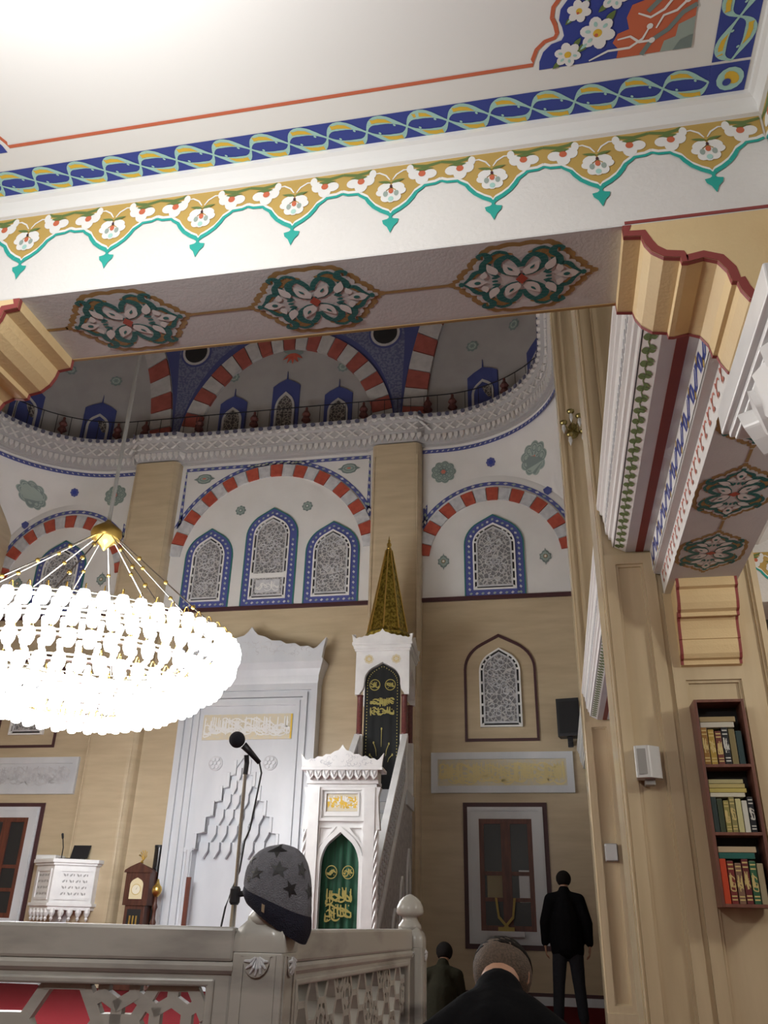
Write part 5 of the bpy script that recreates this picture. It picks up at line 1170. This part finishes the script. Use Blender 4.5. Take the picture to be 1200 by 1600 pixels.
def panel(A, B, top, label, cell=.12):
    A, B = Vector((*A, 0)), Vector((*B, 0)); d = B-A; Lg = d.length; d = d/Lg; nn = Vector((d.y, -d.x, 0))
    FN = lambda u, v, w: tuple(A+d*u+nn*w+Vector((0, 0, v)))
    e = tag(empty('balustrade_panel', tuple((A+B)/2)), label, 'balustrade')
    MB().box(0, Lg, -.055, .055, top-.115, top, M_grey, lambda u, w, v: FN(u, v, w)).build('top_rail', e, bevel=.012)
    MB().tube([FN(.0, top-.135, .035), FN(Lg, top-.135, .035)], .024, M_grey, 10).build('rail_moulding', e); MB().tube([FN(.0, top-.135, -.035), FN(Lg, top-.135, -.035)], .024, M_grey, 10).build('rail_moulding', e)
    MB().box(0, Lg, -.05, .05, 0, .14, M_grey, lambda u, w, v: FN(u, v, w)).build('bottom_rail', e, bevel=.01)
    zt, zb = top-.15, .14; w0 = .09
    MB().ring([(0, zb), (Lg, zb), (Lg, zt), (0, zt)], [(w0, zb+w0), (Lg-w0, zb+w0), (Lg-w0, zt-.045), (w0, zt-.045)], FN, -.045, .045, M_grey).build('panel_frame', e, bevel=.01)
    MB().ring([(w0-.03, zb+w0-.03), (Lg-w0+.03, zb+w0-.03), (Lg-w0+.03, zt-.02), (w0-.03, zt-.02)], [(w0, zb+w0), (Lg-w0, zb+w0), (Lg-w0, zt-.045), (w0, zt-.045)], FN, -.056, .056, M_grey).build('frame_bead', e, bevel=.008)
    # pierced stone lattice: hexagons tied by bars into stars
    mb = MB(); segs = set(); r = cell; x0, x1, z0, z1 = w0, Lg-w0, zb+w0, zt-.045
    def clipseg(p, q):
        t0, t1 = 0, 1
        for a, b, lo, hi in ((p[0], q[0], x0, x1), (p[1], q[1], z0, z1)):
            dd = b-a
            if abs(dd) < 1e-9:
                if a < lo or a > hi: return None
                continue
            ta, tb = (lo-a)/dd, (hi-a)/dd
            if ta > tb: ta, tb = tb, ta
            t0, t1 = max(t0, ta), min(t1, tb)
        if t1-t0 < .02: return None
        return ((p[0]+(q[0]-p[0])*t0, p[1]+(q[1]-p[1])*t0), (p[0]+(q[0]-p[0])*t1, p[1]+(q[1]-p[1])*t1))
    W_ = 3*r; H_ = math.sqrt(3)*r
    i = -1
    while i*1.5*r < Lg+r:
        j = -1
        while j*H_ < z1-z0+H_:
            cx, cz = x0+i*1.5*r, z1-.5*H_-j*H_-(H_/2 if i % 2 else 0)
            pts = [(cx+r*math.cos(PI/3*k), cz+r*math.sin(PI/3*k)) for k in range(6)]
            inn = [(cx+.5*r*math.cos(PI/3*k+PI/6), cz+.5*r*math.sin(PI/3*k+PI/6)) for k in range(6)]
            for k in range(6):
                segs.add(tuple(sorted([(round(pts[k][0], 4), round(pts[k][1], 4)), (round(pts[(k+1) % 6][0], 4), round(pts[(k+1) % 6][1], 4))])))
                if (i+2*j) % 3 == 0:
                    m = ((pts[k][0]+pts[(k+1) % 6][0])/2, (pts[k][1]+pts[(k+1) % 6][1])/2); segs.add((m, inn[k])); segs.add((inn[k], inn[(k+1) % 6]))
            j += 1
        i += 1
    for si, (p, q) in enumerate(sorted(segs)):
        c = clipseg(p, q)
        if c: 
            (ax, az), (bx_, bz) = c; l = math.hypot(bx_-ax, bz-az); ux, uz = (bx_-ax)/l*.010, (bz-az)/l*.010; nx, nz = -(bz-az)/l*cell*.15, (bx_-ax)/l*cell*.15
            ax, az, bx_, bz = ax-ux, az-uz, bx_+ux, bz+uz
            mb.prism([(ax+nx, az+nz), (ax-nx, az-nz), (bx_-nx, bz-nz), (bx_+nx, bz+nz)], FN, -.028-.0005*(si % 7), .028+.0005*(si % 7), M_grey)
    tag(mb.build('pierced_lattice', e), 'pierced hexagon lattice', kind='stuff')
    return e
panel((-2.634, 3.022), (-1.204, 3.358), 1.09, 'near grey marble balustrade with wide pierced lattice left of the hat post', .13)
panel((-1.08, 3.507), (-.956, 5.646), 1.085, 'grey marble balustrade receding between the two posts', .085)
post(-2.74, 2.99, .19, 1.11, 'grey marble post at the left end of the near balustrade')
# ================================================================== knitted hat on the post
HX, HY, HZ = -1.075, 3.40, 1.10
ha = tag(empty('knitted_hat', (HX, HY, HZ)), 'grey knitted hat with dark stars pulled over the marble post', 'hat')
M_knit = mat('grey_knit', (.20, .205, .235), .95, col2=(.165, .17, .195), scale=30, bump=.6, bscale=220); M_navy = mat('navy_knit', (.014, .015, .032), .95, bump=.6, bscale=220)
def hatp(a, t, off=0):           # a around, t from rim (0) to crown (1)
    tilt = -.075*(1-t)*math.cos(a)                    # rim hangs lower on the right
    prof = [(0, .118), (.10, .128), (.25, .134), (.40, .130), (.55, .122), (.70, .108), (.82, .088), (.92, .056), (1.0, .004)]
    for (t0, r0), (t1, r1) in zip(prof, prof[1:]):
        if t <= t1: r = r0+(r1-r0)*(t-t0)/(t1-t0); break
    r = r*(1+.03*math.sin(3*a+5*t)+.018*math.sin(7*a-9*t))+off
    h = .275*(1-(1-t)**1.25)
    return (HX+r*1.02*math.cos(a)+.012*t, HY+r*.82*math.sin(a), HZ+.012+h+tilt*(1-t)**.6+off*.5*t)
mb = MB(); NA, NT = 48, 26
t_a = [.15+.85*j/NT for j in range(NT+1)]
mb.add([hatp(2*PI*i/NA, t) for i in range(NA) for t in t_a], [(i*(NT+1)+j, ((i+1) % NA)*(NT+1)+j, ((i+1) % NA)*(NT+1)+j+1, i*(NT+1)+j+1) for i in range(NA) for j in range(NT)], M_knit); mb.build('crown', ha, smooth=True)
mb = MB(); t_b = [0+.21*j/8 for j in range(9)]
mb.add([hatp(2*PI*i/NA, t, .007*math.sin(PI*min(1, (j+1)/9))) for i in range(NA) for j, t in enumerate(t_b)], [(i*9+j, ((i+1) % NA)*9+j, ((i+1) % NA)*9+j+1, i*9+j+1) for i in range(NA) for j in range(8)], M_navy); cf = mb.build('cuff', ha, smooth=True)
for k, (a, t, r) in enumerate(((-1.35, .58, .030), (-2.05, .47, .028), (-.95, .40, .028), (-1.55, .86, .030), (-.55, .62, .028), (-2.55, .66, .026), (-.25, .42, .026), (-2.3, .36, .018), (.6, .6, .03), (1.5, .5, .03), (2.4, .6, .03), (1.9, .78, .028))):
    p0 = hatp(a, t); rr = max(math.hypot(p0[0]-HX, p0[1]-HY), .03); kk = .275*1.25*(1-t)**.25
    mb = MB(); pts = star(0, 0, r, 5, .42, PI/2+.25*k); mb.poly([hatp(a+u/rr, min(t+v/max(kk, .15), .995), .003) for u, v in pts], M_black); mb.build('star', ha, recalc=False)
mb = MB(); mb.prism([(-1.70, .07), (-1.62, .07), (-1.62, .15), (-1.70, .15)], lambda u, v, w: hatp(u, v, .008+w), 0, .003, mat('tan_label', (.35, .27, .18), .7)); mb.build('label_tag', cf)
# ================================================================== microphone stand
ms = tag(empty('microphone_stand', (-1.336, 3.66, 0)), 'slim microphone stand behind the hat post with black microphone', 'microphone stand')
mx, my = -1.337, 3.66
MB().tube([(mx, my, .05), (mx, my, 1.22)], .012, M_chrome, 10).build('lower_tube', ms); MB().tube([(mx, my, 1.2), (mx-.005, my, 1.715)], .008, M_chrome, 10).build('upper_tube', ms)
MB().lathe([(.016, 0), (.022, .01), (.022, .06), (.016, .07)], (mx, my, 1.17), M_blackp, 12).build('clutch', ms); MB().tube([(mx+.015, my, 1.21), (mx+.055, my-.01, 1.215)], .012, M_blackp, 8).build('clutch_knob', ms)
for k in range(3):
    a = 2*PI*k/3+PI/3; MB().tube([(mx, my, .16), (mx+.22*math.cos(a), my+.22*math.sin(a), .012)], .011, M_blackp, 8).build('leg', ms)
MB().tube([(mx-.005, my, 1.695), (mx-.002, my, 1.745), (mx-.003, my-.01, 1.777)], .011, M_blackp, 8).build('mic_clip', ms)
mic = MB().tube([(mx+.045, my+.035, 1.750), (mx+.012, my+.01, 1.787), (mx-.02, my-.015, 1.820)], [.010, .013, .017], M_blackp, 12).build('mic_body', ms, smooth=True)
MB().sphere((mx-.045, my-.035, 1.840), .036, mat('mic_foam', (.012, .013, .022), .95, bump=.5, bscale=300), 16, 12).build('mic_foam', mic, smooth=True)
MB().tube([(mx+.045, my+.035, 1.750), (mx+.060, my+.03, 1.705), (mx+.052, my+.02, 1.615), (mx+.035, my+.012, 1.465), (mx+.016, my+.014, 1.42), (mx+.004, my+.016, 1.30), (mx-.022, my+.01, 1.22), (mx-.03, my-.02, 1.16), (mx-.05, my-.02, 1.02), (mx-.07, my-.01, .6), (mx-.09, my, .012)], .0042, M_black, 6).build('cable', ms, smooth=True)
# ================================================================== lamp that lights the near bay (hangs just above the view)
nl = tag(empty('pendant_lamp', (-1.25, .75, 2.95)), 'round white pendant lamp under the near ceiling', 'lamp')
MB().lathe([(.06, 0), (.06, -.02), (.01, -.03)], (-1.25, .75, ZCE), M_gold, 14).build('ceiling_rose', nl); MB().tube([(-1.25, .75, ZCE-.03), (-1.25, .75, 3.12)], .008, M_gold, 6).build('stem', nl)
MB().lathe([(.05, .17), (.06, .15), (.03, .13)], (-1.25, .75, 2.98), M_gold, 14).build('collar', nl)
# ================================================================== people
def figure(name, caps, balls, m, voxel, parent=None, smooth=6):
    mb = MB()
    for a, b, ra, rb in caps: mb.capsule(a, b, ra, rb, m, 12)
    for c, r in balls: mb.sphere(c, r, m, 16, 12)
    o = mb.build(name, parent, smooth=True)
    rm = o.modifiers.new('remesh', 'REMESH'); rm.mode = 'VOXEL'; rm.voxel_size = voxel; rm.use_smooth_shade = True
    sm = o.modifiers.new('smooth', 'SMOOTH'); sm.factor = .5; sm.iterations = smooth
    return o
def V(*p): return Vector(p)
def hand(w, d, n, t):            # wrist, pointing direction, back-of-hand normal, thumb side
    d, n, t = d.normalized(), n.normalized(), t.normalized(); C = []
    for k in range(4):
        s_ = (.030-.020*k); base = w+d*.085+t*s_; C.append((w+d*.012+t*s_*.6, base, .015, .012))
        L = (.040, .045, .042, .032)[k]; p1 = base+d*L-n*.006; p2 = p1+d*L*.62-n*.018; p3 = p2+d*L*.35-n*.020
        C += [(base, p1, .0105, .0095), (p1, p2, .0095, .0085), (p2, p3, .0085, .0070)]
    a = w+d*.025+t*.028; b = a+d*.035+t*.020-n*.006; c = b+d*.030+t*.004-n*.010
    C += [(w+d*.01, a, .017, .014), (a, b, .013, .011), (b, c, .011, .009)]
    return C
def head(c, f, u, k=1.0):        # centre, facing direction, up
    f, u = f.normalized(), u.normalized(); s_ = f.cross(u); B = []; Cc = []
    B += [(c+u*.035*k, .082*k), (c+u*.03*k-f*.022*k, .083*k), (c+u*.02*k+f*.025*k, .075*k)]
    Cc += [(c-u*.02*k+f*.035*k, c-u*.07*k+f*.045*k, .058*k, .040*k), (c+f*.095*k+u*.018*k, c+f*.108*k-u*.022*k, .009*k, .013*k), (c-u*.052*k+f*.078*k-s_*.02*k, c-u*.052*k+f*.078*k+s_*.02*k, .010*k, .010*k), (c+f*.088*k+u*.028*k-s_*.04*k, c+f*.088*k+u*.028*k+s_*.04*k, .012*k, .012*k)]
    for q in (-1, 1): Cc.append((c+s_*q*.082*k+u*.022*k-f*.012*k, c+s_*q*.080*k-u*.022*k-f*.002*k, .014*k, .010*k)); Cc.append((c+s_*q*.086*k+u*.026*k-f*.022*k, c+s_*q*.088*k+u*.0*k-f*.02*k, .009*k, .007*k))
    return Cc, B
def haircap(name, parent, c, f, u, r, m, lo, k=1.0, front=.7, bump=.004):   # shell over the skull above the plane u=lo
    f, u = f.normalized(), u.normalized(); s_ = f.cross(u); mb = MB(); N, K = 40, 16; vs = []; rnd = random.Random(2)
    for j in range(K+1):
        for i in range(N):
            a = 2*PI*i/N; l = lo+(front if math.cos(a) > .35 else 0)*max(0, math.cos(a)-.35); ph0 = math.asin(max(-1, min(1, l))); ph = ph0+(PI/2-ph0)*j/K
            rr = r*k+rnd.uniform(-bump, bump)*(1 if 0 < j < K else 0); x, y, z = math.cos(ph)*math.cos(a), math.cos(ph)*math.sin(a), math.sin(ph)
            vs.append(c+f*x*rr*1.10+s_*y*rr*.955+u*z*rr*1.0)
    mb.add(vs, [(j*N+i, j*N+(i+1) % N, (j+1)*N+(i+1) % N, (j+1)*N+i) for j in range(K) for i in range(N)], m)
    o = mb.build(name, parent, smooth=True, recalc=False); so = o.modifiers.new('thick', 'SOLIDIFY'); so.thickness = .012; so.offset = -1
    return o
M_skin = mat('skin', (.42, .235, .15), .55, col2=(.38, .20, .125), scale=20, bump=.1, bscale=200)
M_hair = mat('black_hair', (.010, .008, .007), .75, bump=.6, bscale=260, spec=.15); M_stub = mat('cropped_hair', (.12, .078, .05), .75, col2=(.06, .042, .03), scale=160, bump=.4, bscale=300)
M_jblack = mat('black_jacket_cloth', (.005, .005, .006), .9, bump=.4, bscale=16, spec=.08); M_jean = mat('dark_jeans', (.020, .021, .026), .9, bump=.4, bscale=40, spec=.15); M_olive = mat('dark_olive_jacket', (.018, .017, .010), .9, bump=.4, bscale=16, spec=.1); M_shoe = mat('dark_socks', (.012, .012, .014), .9)
# -- kneeling man just ahead, head bowed, seen from behind
c = V(-.186, 2.87, .975); f = V(.10, .72, -.69); u = V(0, .69, .72)
hc, hb_ = head(c, f, u, .91)
X0 = -.19
sk = hc+[(V(X0, 2.70, .90), c-u*.03-f*.03, .062, .058), (V(X0, 2.60, .40), V(X0, 2.64, .62), .14, .15), (V(X0, 2.64, .62), V(X0, 2.68, .82), .15, .12)]
for s_ in (-1, 1):
    sh, el, wr = V(X0+s_*.17, 2.69, .80), V(X0+s_*.23, 2.75, .52), V(X0+s_*.14, 2.98, .40)
    sk += [(V(X0+s_*.08, 2.68, .80), sh, .07, .06), (sh, el, .052, .043), (el, wr, .042, .029)]+hand(wr, V(-s_*.15, .95, -.25), V(0, .2, 1), V(-s_, 0, 0))
    hip, kn, an = V(X0+s_*.10, 2.52, .30), V(X0+s_*.16, 2.96, .12), V(X0+s_*.10, 2.50, .09)
    sk += [(hip, kn, .095, .065), (kn, an, .062, .042), (an, V(X0+s_*.08, 2.36, .05), .038, .030)]
p1 = figure('person', sk, hb_+[(V(X0, 2.52, .32), (.17, .14, .13))], M_skin, .0075)
tag(p1, 'kneeling man in black jacket with cropped hair and bowed head', 'person')
jk = [(V(X0, 2.54, .30), V(X0, 2.60, .60), .175, .185), (V(X0, 2.60, .60), V(X0, 2.66, .80), .185, .13), (V(X0, 2.68, .84), V(X0, 2.76, .935), .125, .076)]
for s_ in (-1, 1):
    sh, el, wr = V(X0+s_*.185, 2.69, .785), V(X0+s_*.25, 2.75, .52), V(X0+s_*.15, 2.96, .405)
    jk += [(V(X0+s_*.05, 2.70, .875), sh, .088, .085), (sh, el, .078, .066), (el, wr, .064, .046)]
figure('jacket', jk, [], M_jblack, .012, p1)
tr = []
for s_ in (-1, 1):
    hip, kn, an = V(X0+s_*.10, 2.52, .30), V(X0+s_*.16, 2.96, .13), V(X0+s_*.10, 2.50, .09); tr += [(hip, kn, .11, .082), (kn, an, .078, .058)]
figure('trousers', tr, [(V(X0, 2.52, .32), (.185, .155, .145))], M_jean, .012, p1)
for s_ in (-1, 1): figure('sock', [(V(X0+s_*.10, 2.50, .09), V(X0+s_*.08, 2.34, .052), .050, .042)], [], M_shoe, .01, p1)
haircap('cropped_sides', p1, c+u*.026, f, u, .0845, M_stub, -.86, .94, 1.3, .0008); haircap('hair', p1, c+u*.028+f*.004, f, u, .0865, M_hair, .16, .95, .5, .0015)
# -- standing man near the back wall, seen from behind
bx, by = .05, 12.5
def standing():
    c = V(bx+.005, by+.03, 1.675); f, u = V(0, 1, -.15), V(0, .15, 1); hc, hb_ = head(c, f, u, 1.02)
    sk = hc+[(V(bx, by-.02, 1.45), c-u*.04, .060, .056), (V(bx, by, 1.0), V(bx, by, 1.25), .145, .15), (V(bx, by, 1.25), V(bx, by, 1.42), .15, .12)]; jk = [(V(bx, by, .92), V(bx, by, 1.2), .185, .19), (V(bx, by, 1.2), V(bx, by-.01, 1.42), .19, .125), (V(bx, by-.01, 1.47), V(bx, by, 1.545), .095, .078)]; tr = []; so = []
    for s_ in (-1, 1):
        sh, el, wr = V(bx+s_*.185, by, 1.44), V(bx+s_*.275, by-.02, 1.16), V(bx+s_*.285, by+.03, .91)
        sk += [(V(bx+s_*.08, by, 1.43), sh, .075, .06), (sh, el, .052, .044), (el, wr, .043, .030)]+hand(wr, V(-s_*.05, .06, -1), V(s_, -.2, 0), V(0, 1, 0))
        jk += [(V(bx+s_*.06, by, 1.465), sh, .085, .082), (sh, el, .084, .070), (el, wr+V(0, 0, .02), .068, .052), (V(bx+s_*.11, by, .84), V(bx+s_*.10, by, 1.2), .105, .11)]
        hip, kn, an = V(bx+s_*.095, by, .88), V(bx+s_*.125-.01, by+.01, .48), V(bx+s_*.155-.01, by-.02, .09)
        sk += [(hip, kn, .085, .058), (kn, an, .056, .040), (an, V(bx+s_*.17, by+.14, .045), .040, .034)]
        tr += [(hip, kn, .105, .082), (kn, an, .080, .068)]; so.append([(V(bx+s_*.157-.01, by-.03, .055), V(bx+s_*.175, by+.16, .042), .050, .042)])
    p = figure('person', sk, hb_+[(V(bx, by, .93), (.165, .12, .13))], M_skin, .0085); tag(p, 'standing man in black jacket facing the window with arms down', 'person')
    figure('jacket', jk, [(V(bx, by, .90), (.20, .15, .13))], M_jblack, .014, p); figure('trousers', tr, [(V(bx, by, .90), (.17, .13, .12))], M_jean, .014, p)
    for s in so: figure('sock', s, [], M_shoe, .01, p)
    haircap('hair', p, c+u*.024, f, u, .090, M_hair, -.80, 1.02, 1.35, .0015)
standing()
# -- man sitting on the carpet farther off, seen from behind
sx, sy = -1.40, 11.0
def sitting():
    c = V(sx+.01, sy+.10, .80); f, u = V(0, 1, -.35), V(0, .35, 1); hc, hb_ = head(c, f, u, 1.0)
    sk = hc+[(V(sx, sy+.02, .62), c-u*.04, .06, .056), (V(sx, sy-.05, .14), V(sx, sy-.04, .40), .15, .15), (V(sx, sy-.04, .40), V(sx, sy, .58), .15, .12)]; jk = [(V(sx, sy-.05, .12), V(sx, sy-.03, .40), .18, .18), (V(sx, sy-.03, .40), V(sx, sy, .58), .18, .125), (V(sx, sy+.02, .62), V(sx, sy+.04, .69), .09, .075)]; tr = []; so = []
    for s_ in (-1, 1):
        sh, el, wr = V(sx+s_*.17, sy, .58), V(sx+s_*.22, sy+.06, .32), V(sx+s_*.15, sy+.30, .25)
        sk += [(V(sx+s_*.08, sy, .58), sh, .07, .06), (sh, el, .052, .043), (el, wr, .042, .03)]+hand(wr, V(-s_*.2, 1, -.1), V(0, .1, 1), V(-s_, 0, 0)); jk += [(V(sx+s_*.06, sy, .61), sh, .08, .076), (sh, el, .076, .062), (el, wr, .06, .046)]
        kn, an = V(sx+s_*.30, sy+.34, .14), V(sx-s_*.05, sy+.46+.08*s_, .08); hip = V(sx+s_*.10, sy-.02, .13)
        sk += [(hip, kn, .095, .065), (kn, an, .06, .042), (an, an+V(-s_*.14, .03, -.03), .038, .03)]; tr += [(hip, kn, .11, .085), (kn, an, .08, .06)]; so.append([(an, an+V(-s_*.15, .03, -.028), .048, .040)])
    p = figure('person', sk, hb_+[(V(sx, sy-.04, .14), (.17, .14, .13))], M_skin, .009); tag(p, 'man in dark olive jacket sitting on the carpet by the wall', 'person')
    figure('jacket', jk, [], M_olive, .014, p); figure('trousers', tr, [(V(sx, sy-.04, .15), (.18, .15, .145))], M_jean, .014, p)
    for s in so: figure('sock', s, [], M_shoe, .011, p)
    haircap('hair', p, c+u*.024, f, u, .090, M_hair, -.80, 1.0, 1.35, .0015)
sitting()
